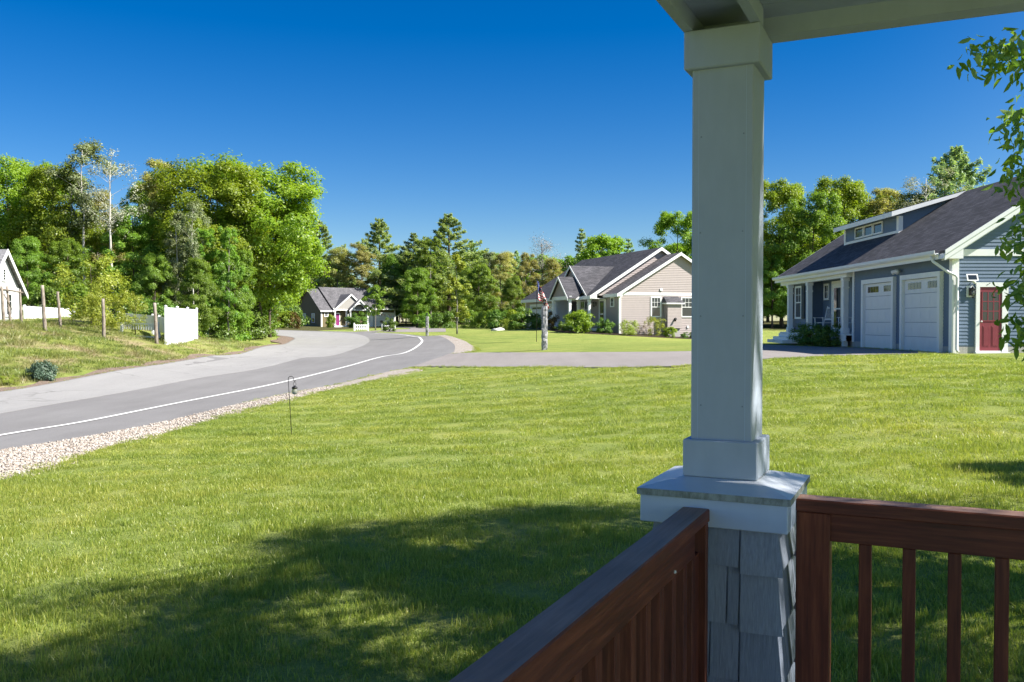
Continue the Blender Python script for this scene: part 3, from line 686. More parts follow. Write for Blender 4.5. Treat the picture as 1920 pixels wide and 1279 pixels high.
for i in range(33): fl.box((-.22, -.14 * i - .137 + .2, -.03), (5.0, -.14 * i + .2, 0), .003)
fl.build('floor_boards', 'deck_grey', pf); MB().box((-.20, -4.5, -.7), (4.98, .18, -.031)).build('floor_base', 'shingle_paint', pf)

# ------------------------------------------------------------------ building helpers (house-local coordinates)
XA, YA, ZA = Vector((1, 0, 0)), Vector((0, 1, 0)), Vector((0, 0, 1))
def window(par, o, dx, nr, w_, h_, z, cols=2, rows=2, sash=True, trim=.09, name='window', blind=False, trim_mat='white_trim'):
    """window centred at o along dx, sill height z, standing proud of a wall that faces nr"""
    o = Vector(o); dx = Vector(dx); nr = Vector(nr)
    fr = MB(); T = trim; D = .045
    fr.obox(o, dx, nr, ZA, (-w_ / 2 - T, 0, z - T), (-w_ / 2, D, z + h_ + T)); fr.obox(o, dx, nr, ZA, (w_ / 2, 0, z - T), (w_ / 2 + T, D, z + h_ + T))
    fr.obox(o, dx, nr, ZA, (-w_ / 2, 0, z + h_), (w_ / 2, D + .004, z + h_ + T)); fr.obox(o, dx, nr, ZA, (-w_ / 2, 0, z - T), (w_ / 2, D + .012, z))
    f = fr.build(name, trim_mat, par)
    g = MB(); g.obox(o, dx, nr, ZA, (-w_ / 2, 0, z), (w_ / 2, .014, z + h_)); g.build('pane', 'window_glass', f)
    b_ = MB(); q = .022
    if sash:
        b_.obox(o, dx, nr, ZA, (-w_ / 2, .0145, z + h_ * .5 - .025), (w_ / 2, .034, z + h_ * .5 + .025))
        for s_ in (-1, 1): b_.obox(o, dx, nr, ZA, (s_ * w_ / 2 - (.03 if s_ > 0 else 0), .0145, z), (s_ * w_ / 2 + (.03 if s_ < 0 else 0), .03, z + h_))
        z0, z1 = z + h_ * .5 + .025, z + h_
    else: z0, z1 = z, z + h_
    for i in range(1, cols): x = -w_ / 2 + w_ * i / cols; b_.obox(o, dx, nr, ZA, (x - q / 2, .0147, z0), (x + q / 2, .026, z1))
    for j in range(1, rows): zz_ = z0 + (z1 - z0) * j / rows; b_.obox(o, dx, nr, ZA, (-w_ / 2, .0149, zz_ - q / 2), (w_ / 2, .024, zz_ + q / 2))
    if b_.v: b_.build('muntins', trim_mat, f)
    if blind:
        k = MB(); k.obox(o, dx, nr, ZA, (-w_ / 2 + .03, .0148, z + h_ * .5), (w_ / 2 - .03, .022, z + h_)); k.build('blind', 'blind', f)
    return f
def garage_door(par, o, dx, nr, w_, h_, groups, mat='white_vinyl', zl=.86, trim=.16, depth=.02):
    o = Vector(o); dx = Vector(dx); nr = Vector(nr); d = MB(); n = 5
    for k in range(n):
        z0 = h_ * k / n; z1 = h_ * (k + 1) / n - .012
        d.obox(o, dx, nr, ZA, (-w_ / 2, 0, z0), (w_ / 2, depth, z1), .004)
        if k != n - 1:
            for j in range(4):
                a = -w_ / 2 + w_ * (j + .1) / 4; c = -w_ / 2 + w_ * (j + .9) / 4
                d.obox(o, dx, nr, ZA, (a, depth + .0005, z0 + .10), (c, depth + .007, z1 - .09), .003)
    D = d.build('garage_door', mat, par)
    for a, c in groups:
        g = MB()
        for j in range(4):
            x0 = a + (c - a) * (j + .06) / 4; x1 = a + (c - a) * (j + .94) / 4
            g.obox(o, dx, nr, ZA, (x0, depth + .001, zl * h_), (x1, depth + .008, (zl + .09) * h_))
        g.build('pane', 'window_glass', D)
    t = MB(); dd = depth + .10
    t.obox(o, dx, nr, ZA, (-w_ / 2 - trim, -.01, 0), (-w_ / 2 - .001, dd, h_ + trim)); t.obox(o, dx, nr, ZA, (w_ / 2 + .001, -.01, 0), (w_ / 2 + trim, dd, h_ + trim)); t.obox(o, dx, nr, ZA, (-w_ / 2 - .001, -.01, h_ + .001), (w_ / 2 + .001, dd, h_ + trim))
    t.build('door_trim', 'white_trim', D); return D
def roof_slab(par, pts, th, mat, name='roof'):
    """one sloping roof plane from four corners, pushed down by its thickness"""
    m = MB(); m.prism([Vector(p) for p in pts], (0, 0, -th)); return m.build(name, mat, par)
def rake(m, a, b_, y, t=.05, h=.2, drop=.06):
    """raking trim board along a gable edge from a=(x,z) to b=(x,z) in the plane y (front face at y - t)"""
    (x0, z0), (x1, z1) = a, b_
    m.prism([(x0, y - t, z0 - drop), (x1, y - t, z1 - drop), (x1, y - t, z1 - drop - h), (x0, y - t, z0 - drop - h)], (0, t, 0))
def gable_iv(x0, x1, xr, zr, k0, k1):
    """extent at height z of a wall from x0 to x1 under a gable with ridge (xr, zr) and slopes k0, k1"""
    def iv(z): return (max(x0, xr - (zr - z) / k0), min(x1, xr + (zr - z) / k1))
    return iv
def lantern(par, o, nr, s=1.0):
    o = Vector(o); nr = Vector(nr); m = MB(); a = nr.cross(ZA)
    m.obox(o, a, nr, ZA, (-.05 * s, 0, -.12 * s), (.05 * s, .03, .12 * s)); m.tube([o + nr * .03 + ZA * .06 * s, o + nr * .12 * s + ZA * .15 * s, o + nr * .16 * s + ZA * .10 * s], .012 * s, 6)
    for q in ((-.05, -.05), (.05, -.05), (.05, .05), (-.05, .05)): m.tube([o + nr * (.16 + q[1]) * s + a * q[0] * s + ZA * .06 * s, o + nr * (.16 + q[1] * .7) * s + a * q[0] * .7 * s - ZA * .16 * s], .008 * s, 4)
    m.tube([o + nr * .16 * s + ZA * .06 * s, o + nr * .16 * s + ZA * .14 * s], [.085 * s, .01 * s], 8); m.tube([o + nr * .16 * s - ZA * .20 * s, o + nr * .16 * s - ZA * .16 * s], [.03 * s, .05 * s], 8)
    l_ = m.build('wall_lantern', 'black_iron', par); g = MB(); g.tube([o + nr * .16 * s - ZA * .155 * s, o + nr * .16 * s + ZA * .05 * s], [.033 * s, .048 * s], 8); g.build('lantern_glass', 'lantern_glass', l_); return l_
def post(par, x, y, z0, z1, s=.2, name='porch_post'):
    m = MB(); h = s / 2; m.box((x - h, y - h, z0), (x + h, y + h, z1), .008); H = h * 1.3
    m.box((x - H, y - H, z0 + .002), (x + H, y + H, z0 + .22), .01); m.box((x - H, y - H, z1 - .14), (x + H, y + H, z1 - .002), .01); m.box((x - H * .92, y - H * .92, z1 - .42), (x + H * .92, y + H * .92, z1 - .36), .008)
    return m.build(name, 'white_trim', par)

# ------------------------------------------------------------------ blue house on the right
BZ = EYE - .965
bh = thing('blue_house', 'slate blue clapboard house with two white garage doors and a red side door', 'house', (13.3, 27.0, BZ))
LX, LY = 8.4, 16.6; XR, ZR, KS = 4.0, 5.96, .645
rz_ = lambda x: ZR - KS * abs(x - XR)
iv = gable_iv(0.02, 8.0, XR, ZR - .14, KS, KS)
m = MB(); m.lap((0, 0, 0), XA, -YA, .26, 2.955, lambda z: (.19, 8.0), .108, .018); m.lap((0, 0, 0), XA, -YA, 3.16, 5.8, lambda z: (max(.15, iv(z)[0]), iv(z)[1]), .108, .018); m.build('gable_siding', 'blue_siding', bh)
m = MB(); m.lap((0, 0, 0), YA, -XA, .22, 3.1, lambda z: (0.0, 7.75), .108, .014); m.build('front_siding', 'blue_siding', bh)
core = MB(); core.prism([(.001, .001, 0), (.001, .001, 3.12), (XR, .001, ZR - .10), (7.99, .001, 3.30), (7.99, .001, 0)], (0, 7.85, 0))
core.prism([(.601, 7.8511, .3), (.601, 7.8511, 3.3), (XR, 7.8511, ZR - .12), (7.98, 7.8511, 3.3), (7.98, 7.8511, 0)], (0, 5.15, 0))
core.prism([(.101, 13.0, .3), (.101, 13.0, 3.18), (XR, 13.0, ZR - .12), (7.97, 13.0, 3.3), (7.97, 13.0, 0)], (0, 3.4, 0)); core.build('wall', 'blue_siding', bh)
m = MB(); m.box((-.012, -.012, -.6), (8.0, 7.86, .22)); m.box((.09, 7.861, -.6), (7.96, 16.4, .22)); m.build('foundation', 'concrete', bh)
# roof planes with the dormer notch simply covered by the dormer
e0, e1y = -.36, LY + .2
roof_slab(bh, [(-.42, e0, rz_(-.42)), (XR, e0, ZR), (XR, e1y, ZR), (-.42, e1y, rz_(-.42))], .07, 'roof_y')
roof_slab(bh, [(XR + .002, e0, ZR), (8.42, e0, rz_(8.42)), (8.42, e1y, rz_(8.42)), (XR + .002, e1y, ZR)], .07, 'roof_y')
m = MB(); rake(m, (-.42, rz_(-.42)), (XR, ZR), e0 + .0, .035, .13, .0); rake(m, (XR, ZR), (8.42, rz_(8.42)), e0, .035, .13, .0)
rake(m, (-.42, rz_(-.42)), (XR, ZR), e0 + .045, .045, .2, .10); rake(m, (XR, ZR), (8.42, rz_(8.42)), e0 + .045, .045, .2, .10)
m.build('rake_board', 'white_trim', bh); m = MB(); rake(m, (-.42, rz_(-.42)), (XR, ZR), e1y + .035, .03, .2, .0)
m.build('rake_board', 'white_trim', bh)
m = MB()   # closed soffit under the rake and the cornice return
m.prism([(-.35, e0 + .046, rz_(-.35) - .32), (XR, e0 + .046, ZR - .30), (XR, e0 + .046, ZR - .32), (-.35, e0 + .046, rz_(-.35) - .34)], (0, -e0 - .047, 0))
m.prism([(-.46, e0 + .02, 2.86), (.14, e0 + .02, 2.86), (.14, e0 + .02, rz_(.14) - .10), (-.40, e0 + .02, rz_(-.40) - .10)], (0, .33, 0))
m.box((-.42, 0.002, 2.93), (-.002, LY, 2.97)); m.box((-.455, e0 + .35, 2.86), (-.425, LY + .15, 3.05)); m.build('soffit', 'white_trim', bh)
m = MB()
m.prism([(-.46, 0, 2.98), (-.56, 0, 2.98), (-.60, 0, 3.03), (-.60, 0, 3.12), (-.58, 0, 3.12), (-.57, 0, 3.04), (-.46, 0, 3.0)], (0, LY + .15, 0)); 
for v in range(len(m.v)): m.v[v] = (m.v[v][0], m.v[v][1] - .05, m.v[v][2])
gt = m.build('gutter', 'white_vinyl', bh)
m = MB(); m.tube([(-.53, .28, 2.99), (-.53, .26, 2.88), (-.50, .2, 2.80), (-.16, -.055, 2.46), (.02, -.10, 2.38), (.085, -.10, 2.30), (.085, -.10, .14), (.10, -.16, .07)], .042, 8); m.build('downspout', 'white_vinyl', gt)
m = MB(); m.box((-.035, -.035, .0), (.0, .16, 2.93)); m.box((0.0001, -.036, .0), (.17, 0.0, 2.93)); m.box((.15, -.04, 2.957), (8.0, 0.0, 3.158)); m.box((.141, -.038, 3.1585), (.19, -.001, rz_(.16) - .35)); m.build('corner_board', 'white_trim', bh)
m = MB(); m.box((-.045, 7.70, .2), (-.0, 7.86, 2.93)); m.box((-.0, 7.8601, .5), (.1, 7.89, 2.93)); m.build('corner_board', 'white_trim', bh)
garage_door(bh, (-.012, 1.98, .02), YA, -XA, 2.52, 2.36, [(-1.22, -.42), (.02, 1.0)], depth=.02); garage_door(bh, (-.012, 5.35, .02), YA, -XA, 2.5, 2.36, [(-1.2, -.42), (.02, 1.0)], depth=.02)
m = MB(); m.tube([(-.01, 3.66, 2.72), (-.12, 3.66, 2.74)], .03, 8); m.tube([(-.1, 3.62, 2.74), (-.19, 3.5, 2.66)], [.045, .085], 10); m.tube([(-.1, 3.7, 2.74), (-.19, 3.84, 2.66)], [.045, .085], 10); m.build('flood_light', 'white_vinyl', bh)
# red side door
dX = 1.125; m = MB(); m.box((dX - .335, -.045, .10), (dX + .335, -.02, 2.02), .003)
for (a, c, z0, z1) in ((-.24, -.03, .22, .85), (.03, .24, .22, .85)):
    m.box((dX + a, -.051, z0), (dX + c, -.0455, z1), .004); m.box((dX + a + .03, -.056, z0 + .03), (dX + c - .03, -.0515, z1 - .03), .004)
for i in range(4): x = dX - .255 + .17 * i; m.box((x - .014, -.058, 1.0), (x + .014, -.0505, 1.88))
for j in range(4): z = 1.0 + .88 * j / 3; m.box((dX - .269, -.0575, z - .014), (dX + .269, -.0507, z + .014))
rd = m.build('side_door', 'red_door', bh)
MB().box((dX - .255, -.050, 1.0), (dX + .255, -.0452, 1.88)).build('pane', 'window_glass', rd)
m = MB(); m.sphere((dX - .29, -.085, .98), .028, 8, 6); m.tube([(dX - .29, -.05, .98), (dX - .29, -.08, .98)], .012, 6); m.build('handle', 'white_vinyl', rd)
m = MB(); m.box((dX - .45, -.07, .06), (dX - .337, -.0, 2.16)); m.box((dX + .337, -.07, .06), (dX + .52, -.0, 2.16)); m.box((dX - .337, -.07, 2.022), (dX + .337, 0, 2.16)); m.box((dX - .48, -.16, 0.0), (dX + .55, -.0, .0598)); m.box((dX - .33, -.06, .061), (dX + .33, -.01, .0985)); m.build('door_trim', 'white_trim', rd)
m = MB(); m.box((.40, -.045, 1.72), (.62, -.019, 2.06), .004); m.build('lantern_plate', 'white_trim', bh); lantern(bh, (.51, -.046, 1.88), -YA, 1.0)
m = MB(); m.obox((.50, -.17, 2.30), (1, 0, 0), (0, .35, .94), (0, -.94, .35), (-.17, -.11, -.012), (.17, .11, .012), .004); m2 = MB(); m2.obox((.50, -.17, 2.30), (1, 0, 0), (0, .35, .94), (0, -.94, .35), (-.13, -.075, .0125), (.13, .075, .016)); m.tube([(.55, -.02, 2.16), (.55, -.12, 2.18), (.52, -.16, 2.28)], .02, 6); m.sphere((.60, -.10, 2.16), .05, 8, 6); sl_ = m.build('solar_light', 'white_vinyl', bh); m2.build('solar_panel', 'window_glass', sl_)
# porch
m = MB(); m.lap((.6, 0, 0), YA, -XA, .55, 3.0, lambda z: (7.9, 13.0), .105, .014); m.lap((.1, 0, 0), YA, -XA, .55, 3.0, lambda z: (13.0, 16.35), .105, .014); m.lap((0.08, 13.0, 0), XA, -YA, .55, 3.0, lambda z: (.03, .52), .105, .012); m.build('porch_siding', 'blue_siding', bh)
m = MB(); m.box((-.30, 7.92, .44), (.60, 16.4, .50)); m.box((-.27, 7.93, .22), (-.24, 16.35, .4395)); m.build('porch_deck', 'white_trim', bh)
m = MB(); m.box((-.24, 8.25, .0), (-.06, 8.62, .2195)); m.build('pier', 'white_trim', bh)
for yy in (8.4, 12.65, 15.4): post(bh, -.12, yy, .5005, 2.72, .21)
m = MB(); m.box((-.24, 7.95, 2.7205), (.0, 16.5, 2.925)); m.build('porch_beam', 'white_trim', bh)
window(bh, (.085, 14.75, 0), YA, -XA, .78, 1.35, 1.2, 2, 2)
for yy in (14.07, 15.42):
    m = MB(); m.box((.045, yy - .2, 1.12), (.084, yy + .2, 2.64), .004)
    for k in range(18): m.obox((.044, yy, 1.2 + k * .077), (0, 1, 0), (-1, 0, .0), (.35, 0, 1), (-.16, 0, 0), (.16, .012, .055))
    m.build('shutter', 'shutter', bh)
window(bh, (.585, 12.45, 0), YA, -XA, .42, .55, 2.02, 2, 2, False)
m = MB(); m.box((.555, 10.55, .52), (.58, 11.65, 2.6)); fd = m.build('entry_door', 'white_trim', bh); MB().box((.548, 10.72, .72), (.5545, 11.48, 2.42)).build('pane', 'window_glass', fd)
m = MB(); m.box((.535, 10.45, .5), (.575, 10.549, 2.72)); m.box((.535, 11.651, .5), (.575, 11.75, 2.72)); m.box((.535, 10.549, 2.602), (.575, 11.651, 2.72)); m.box((.54, 10.72, 1.5), (.5475, 11.48, 1.56)); m.build('door_trim', 'white_trim', fd)
m = MB()
for k in range(3): m.box((-1.05 + .26 * k, 13.5 + .04 * k, 0), (-.302, 15.9 - .04 * k, .145 * (k + 1)), .006)
m.build('steps', 'white_trim', bh)
# shed dormer
DX, DY0, DY1 = 1.6, 7.5, 13.1; dzt = 5.12; rk = (ZR - .03 - dzt) / (XR - 1.22)
m = MB(); m.prism([(DX, DY0, rz_(DX) - .05), (DX, DY0, dzt - .02), (XR - .1, DY0, ZR - .12), ], (0, DY1 - DY0, 0)); dm = m.build('dormer', 'blue_siding', bh)
m = MB(); m.lap((DX, 0, 0), YA, -XA, rz_(DX), dzt - .06, lambda z: (DY0, DY1), .12, .012)
m.lap((0, DY0, 0), XA, -YA, rz_(DX), ZR - .25, lambda z: (DX + .02 if z < dzt - .1 else DX + (z - dzt + .1) / rk, max(DX + .02, XR - (ZR - z) / KS)), .12, .012); m.build('dormer_siding', 'blue_siding', dm)
m = MB(); m.box((DX - .03, DY0 - .03, rz_(DX) - .02), (DX - .001, DY0 + .16, dzt - .07)); m.box((DX - .0009, DY0 - .03, rz_(DX) - .02), (DX + .14, DY0 - .013, dzt - .07)); m.box((DX - .03, DY1 - .16, rz_(DX) - .02), (DX - .001, DY1 + .03, dzt - .07)); m.box((DX - .035, DY0 + .161, rz_(DX) - .01), (DX - .001, DY1 - .161, rz_(DX) + .09))
m.box((1.19, DY0 - .28, dzt - .12), (1.23, DY1 + .28, dzt + .06)); m.prism([(1.19, DY0 - .30, dzt - .12), (1.19, DY0 - .30, dzt + .06), (XR, DY0 - .30, ZR + .01), (XR, DY0 - .30, ZR - .12)], (0, .03, 0)); m.prism([(1.231, DY0 - .27, dzt - .10), (XR - .2, DY0 - .27, ZR - .16), (XR - .2, DY0 - .27, ZR - .18), (1.231, DY0 - .27, dzt - .12)], (0, DY1 - DY0 + .54, 0)); m.build('dormer_trim', 'white_trim', dm)
roof_slab(dm, [(1.19, DY0 - .3, dzt + .085), (XR, DY0 - .3, ZR + .035), (XR, DY1 + .3, ZR + .035), (1.19, DY1 + .3, dzt + .085)], .025, 'roof_y', 'dormer_roof')
for k in range(3): window(dm, (DX - .012, 9.05 + .98 * k + .35, 0), YA, -XA, .80, .36, 4.60, 1, 1, False, .06)

# ------------------------------------------------------------------ greige house across the driveway
GZ0 = EYE - .75; GR = math.atan2(.33, .944)
gh = thing('greige_house', 'greige clapboard house with dark roofs, twin front gables and a white garage', 'house', (8.4, 70.0, GZ0), GR)
KW, KM = .60, .63
def zw(x): return 6.31 - KW * abs(x - 5.27)
def zm(x): return 6.89 - KM * abs(x - 4.8)
m = MB(); m.lap((0, 0, 0), XA, -YA, -.2, 2.87, lambda z: (.14, 10.5), .14, .024); ivw = gable_iv(0, 10.6, 5.27, 6.31 - .12, KW, KW); m.lap((0, 0, 0), XA, -YA, 3.08, 6.15, ivw, .14, .024); m.build('gable_siding', 'greige_siding', gh)
m = MB(); m.lap((0, 0, 0), YA, -XA, -.1, 2.9, lambda z: (.14, 2.3), .115, .014); m.lap((-1.5, 2.3, 0), XA, -YA, 2.9, 6.7, lambda z: (max(0, 4.8 - (6.89 - .1 - z) / KM + 1.5), min(12, 4.8 + (6.79 - z) / KM + 1.5)), .14, .024); m.build('side_siding', 'greige_siding', gh)
m = MB(); m.prism([(.001, .001, -.2), (.001, .001, 3.0), (5.27, .001, 6.2), (10.59, .001, 3.0), (10.59, .001, -.2)], (0, 2.3, 0))
m.prism([(0, 2.301, -.2), (0, 2.301, 3.0), (-1.4, 2.301, 2.9), (4.8, 2.301, 6.8), (11.0, 2.301, 2.9), (11.0, 2.301, -.2)], (0, 8.0, 0)); m.prism([(-1.2, 10.302, -.2), (-1.2, 10.302, 2.9), (4.8, 10.302, 6.78), (10.98, 10.302, 2.9), (10.98, 10.302, -.2)], (0, 7.7, 0)); m.build('wall', 'greige_siding', gh)
m = MB(); m.lap((-1.2, 0, 0), YA, -XA, -.05, 2.8, lambda z: (10.3, 18.0), .115, .014); m.lap((0, 0, 0), YA, -XA, .26, 2.85, lambda z: (2.31, 10.3), .115, .014); m.build('front_siding', 'greige_siding', gh)
m = MB(); m.box((-.0, .012, -1.4), (10.57, 2.4, -.2)); m.box((-1.21, 10.2, -1.0), (10.9, 18.0, -.06)); m.build('foundation', 'concrete', gh)
roof_slab(gh, [(-.32, -.32, zw(-.32)), (5.27, -.32, 6.31), (5.27, 2.6, 6.31), (-.32, 2.6, zw(-.32))], .06, 'roof_y_lit'); roof_slab(gh, [(5.272, -.32, 6.31), (10.9, -.32, zw(10.9)), (10.9, 2.6, zw(10.9)), (5.272, 2.6, 6.31)], .06, 'roof_y')
roof_slab(gh, [(-1.62, 1.98, zm(-1.62)), (4.8, 1.98, 6.89), (4.8, 18.2, 6.89), (-1.62, 18.2, zm(-1.62))], .06, 'roof_y'); roof_slab(gh, [(4.802, 1.98, 6.89), (11.3, 1.98, zm(11.3)), (11.3, 18.2, zm(11.3)), (4.802, 18.2, 6.89)], .06, 'roof_y')
m = MB(); rake(m, (-.34, zw(-.34)), (5.27, 6.31), -.32, .04, .24, -.01); rake(m, (5.27, 6.31), (10.9, zw(10.9)), -.32, .04, .24, -.01); m.build('rake_board', 'white_trim', gh)
m = MB(); rake(m, (-1.62, zm(-1.62)), (4.8, 6.89), 1.98, .04, .26, -.01); rake(m, (4.8, 6.89), (11.3, zm(11.3)), 1.98, .04, .26, -.01)
m.build('rake_board', 'white_trim', gh)
m = MB(); m.prism([(-.30, -.315, zw(-.30) - .16), (5.27, -.315, 6.31 - .16), (5.27, -.315, 6.31 - .18), (-.30, -.315, zw(-.30) - .18)], (0, .31, 0)); m.box((-.30, -.3, 2.74), (-.002, 2.3, 2.77)); m.box((-.35, -.355, 2.72), (-.31, 2.3, 2.98)); m.box((-1.6, 2.3, 2.62), (.0, 18.1, 2.66)); m.box((-1.66, 1.97, 2.60), (-1.62, 18.15, 2.86)); m.prism([(-.3, -.3, 2.742), (.12, -.3, 2.742), (.12, -.3, 3.1)], (0, .298, 0)); m.prism([(-1.6, 2.0, 2.63), (-1.0, 2.0, 2.63), (-1.0, 2.0, 3.1)], (0, .29, 0)); m.build('soffit', 'white_trim', gh)
m = MB(); m.box((-.03, -.03, -.3), (.14, -.0, 2.73)); m.box((-.03, .0001, -.3), (-.0, .14, 2.73)); m.build('corner_board', 'white_trim', gh); m = MB(); m.box((.141, -.032, 2.872), (10.5, 0, 3.078)); m.build('frieze_board', 'white_trim', gh); m = MB(); m.box((-1.23, 17.85, -.1), (-1.201, 18.0, 2.6)); m.build('corner_board', 'white_trim', gh); m = MB(); m.box((-1.23, 10.2, 0), (-1.201, 10.36, 2.6)); m.box((-1.2, 10.27, 0), (-.02, 10.299, 2.6)); m.build('corner_board', 'white_trim', gh)
window(gh, (3.2, -.017, 0), XA, -YA, .78, 1.45, 1.22, 3, 2, True, .085); window(gh, (6.0, -.017, 0), XA, -YA, .95, 1.45, 1.22, 3, 2, True, .085); window(gh, (-.017, 1.2, 0), YA, -XA, .5, .62, 2.03, 2, 2, False, .09)
# bumped-out bay on the gable
m = MB(); m.lap((0, -.62, 0), XA, -YA, .27, 2.28, lambda z: (3.92, 5.18), .115, .014); m.lap((3.92, 0, 0), YA, -XA, .27, 2.28, lambda z: (-.62, 0), .115, .014); m.box((3.925, -.615, .25), (5.175, -.02, 2.30)); by = m.build('bay', 'greige_siding', gh)
m = MB(); m.prism([(3.75, -.78, 2.27), (5.35, -.78, 2.27), (5.2, -.0, 2.80), (3.9, -.0, 2.80)], (0, 0, -.05)); m.add([(3.75, -.78, 2.27), (3.9, 0, 2.80), (3.75, 0, 2.27)], [(0, 1, 2)]); m.add([(5.35, -.78, 2.27), (5.2, 0, 2.80), (5.35, 0, 2.27)], [(0, 2, 1)]); m.build('bay_roof', 'roof_x', by)
m = MB(); m.box((3.74, -.80, 2.17), (5.36, -.78, 2.268)); m.box((3.74, -.7795, 2.17), (3.76, 0, 2.268)); m.box((3.9, -.60, 2.14), (5.2, -.019, 2.169)); m.build('bay_trim', 'white_trim', by)
m = MB(); m.box((4.0, -.5, -1.5), (5.1, .0, .249)); m.build('bay_base', 'concrete', by)
m = MB(); m.tube([(4.6, -.63, 1.0), (4.6, -.72, 1.0)], .10, 8); m.tube([(4.6, -.74, 1.1), (4.5, -.78, .82)], [.03, .09], 6); m.build('hose_reel', 'black_iron', by)
m = MB(); m.box((3.55, -.09, 3.22), (3.75, -.017, 3.42), .01); m.build('vent', 'white_vinyl', gh); m = MB(); m.box((6.0, -.09, .25), (6.15, -.017, .45), .01); m.build('vent', 'white_vinyl', gh)
# entrance front
m = MB(); m.box((-.03, 2.75, .26), (-.005, 3.55, 2.45)); fd = m.build('entry_door', 'dark_door', gh); MB().box((-.036, 2.85, .45), (-.0305, 3.45, 2.35)).build('pane', 'window_glass', fd)
m = MB(); m.box((-.05, 2.40, .26), (-.014, 2.749, 2.6)); m.box((-.05, 3.551, .26), (-.014, 3.72, 2.6)); m.box((-.05, 2.749, 2.451), (-.014, 3.551, 2.6)); m.box((-.045, 2.85, 1.36), (-.0365, 3.45, 1.44)); m.build('door_trim', 'white_trim', fd)
lantern(gh, (-.016, 4.3, 2.25), -XA, 1.3)
for yy in (6.15, 7.05): window(gh, (-.017, yy, 0), YA, -XA, .78, 1.45, 1.05, 2, 1, True, .07)
m = MB(); m.box((-.03, 8.2, .26), (-.016, 9.9, 2.5)); m.build('entry_door', 'dark_door', gh)  # plain dark panel on the recessed porch wall
garage_door(gh, (-1.215, 13.6, .0), YA, -XA, 5.4, 2.25, [(-2.5, -1.4), (-1.2, -.1), (.1, 1.2), (1.4, 2.5)], trim=.16)
m = MB(); m.box((-2.95, 2.4, -.1), (-.02, 10.2, .24)); m.build('porch_deck', 'white_trim', gh)
for x, yy in ((-2.72, 3.5), (-2.72, 7.0), (-1.45, 2.5), (-1.45, 4.7), (-1.45, 9.6)): post(gh, x, yy, .2405, 2.57, .2)
m = MB(); m.box((-1.56, 2.35, 2.571), (-1.34, 10.2, 2.75)); m.box((-2.83, 3.35, 2.571), (-2.6, 7.2, 2.86)); m.box((-2.6, 3.4, 2.571), (-1.561, 3.6, 2.8)); m.box((-2.6, 6.95, 2.571), (-1.561, 7.15, 2.8)); m.build('porch_beam', 'white_trim', gh)
def front_gable(par, x, y0, y1, za, ze, xback, wall_mat, roof_mat):
    ym = (y0 + y1) / 2; k = (za - ze) / (y1 - ym)
    m = MB(); m.lap((x, 0, 0), YA, -XA, ze - .05, za - .14, lambda z: (ym - (za - .1 - z) / k, ym + (za - .1 - z) / k), .13, .014)
    m.prism([(x + .002, y0, ze - .05), (x + .002, ym, za - .06), (x + .002, y1, ze - .05)], (.1, 0, 0)); g = m.build('front_gable', wall_mat, par)
    ov = .25; yb0 = y0 - .2; zb0 = ze - .2 * k
    roof_slab(g, [(x - ov, yb0, zb0), (x - ov, ym, za), (xback, ym, za), (xback - (za - zb0) / KM, yb0, zb0)], .05, roof_mat, 'gable_roof'); yb1 = y1 + .2
    roof_slab(g, [(x - ov, ym + .001, za), (x - ov, yb1, zb0), (xback - (za - zb0) / KM, yb1, zb0), (xback, ym + .001, za)], .05, roof_mat, 'gable_roof')
    m = MB()
    for s_, yb in ((0, yb0), (1, yb1)): m.prism([(x - ov - .03, yb, zb0 - .19), (x - ov - .03, yb, zb0 + .01), (x - ov - .03, ym, za + .01), (x - ov - .03, ym, za - .19)], (.03, 0, 0))
    m.build('rake_board', 'white_trim', g); return g
front_gable(gh, -1.3, 2.9, 9.7, 5.5, 2.95, 2.65, 'greige_siding', 'roof_x'); front_gable(gh, -2.78, 3.4, 7.1, 4.5, 2.86, .6, 'greige_siding', 'roof_x')

# ------------------------------------------------------------------ olive house at the end of the road
fh = thing('olive_house', 'small olive house with grey roof, magenta door and arched white porch gable', 'house', (-33.75, 158.0, EYE - .87), math.radians(43))
def zf(y, zr, ym=4.5, k=.84): return zr - k * abs(y - ym)
m = MB(); m.prism([(0, 0, -.2), (0, 0, 3.1), (0, 4.5, 6.75), (0, 9, 3.1), (0, 9, -.2)], (2.2, 0, 0)); m.prism([(2.201, .35, -.2), (2.201, .35, 3.1), (2.201, 4.5, 6.95), (2.201, 9.01, 3.1), (2.201, 9.01, -.2)], (14.0, 0, 0)); m.build('wall', 'olive_siding', fh)
m = MB(); m.lap((0, 0, 0), -YA, -XA, .1, 6.6, lambda z: (-min(9, 4.5 + (6.7 - z) / .83), -max(0, 4.5 - (6.7 - z) / .83)), .14, .014); m.build('gable_siding', 'olive_siding', fh)
for a, c, zr, f_ in ((-.35, 2.2, 6.9, -.35), (2.2, 16.6, 7.25, -.1)):
    roof_slab(fh, [(a, f_, zf(f_, zr)), (c, f_, zf(f_, zr)), (c, 4.5, zr), (a, 4.5, zr)], .07, 'roof_far'); roof_slab(fh, [(a, 4.501, zr), (c, 4.501, zr), (c, 9.35, zf(9.35, zr)), (a, 9.35, zf(9.35, zr))], .07, 'roof_far')
m = MB(); m.box((-.35, -.42, 2.70), (2.2, -.36, 2.92)); m.box((2.4, -.2, 3.16), (16.6, -.14, 3.38)); m.box((-.02, -.04, 0), (.25, -.002, 2.7)); m.box((15.95, .30, 0), (16.25, .345, 3.2)); m.build('trim_board', 'white_trim', fh)
for yy in (2.6, 5.7): window(fh, (-.02, yy, 0), YA, -XA, .9, 1.5, .85, 2, 2, True, .08, blind=True)
window(fh, (1.05, -.005, 0), XA, -YA, .55, .55, 1.95, 2, 2, False, .16)
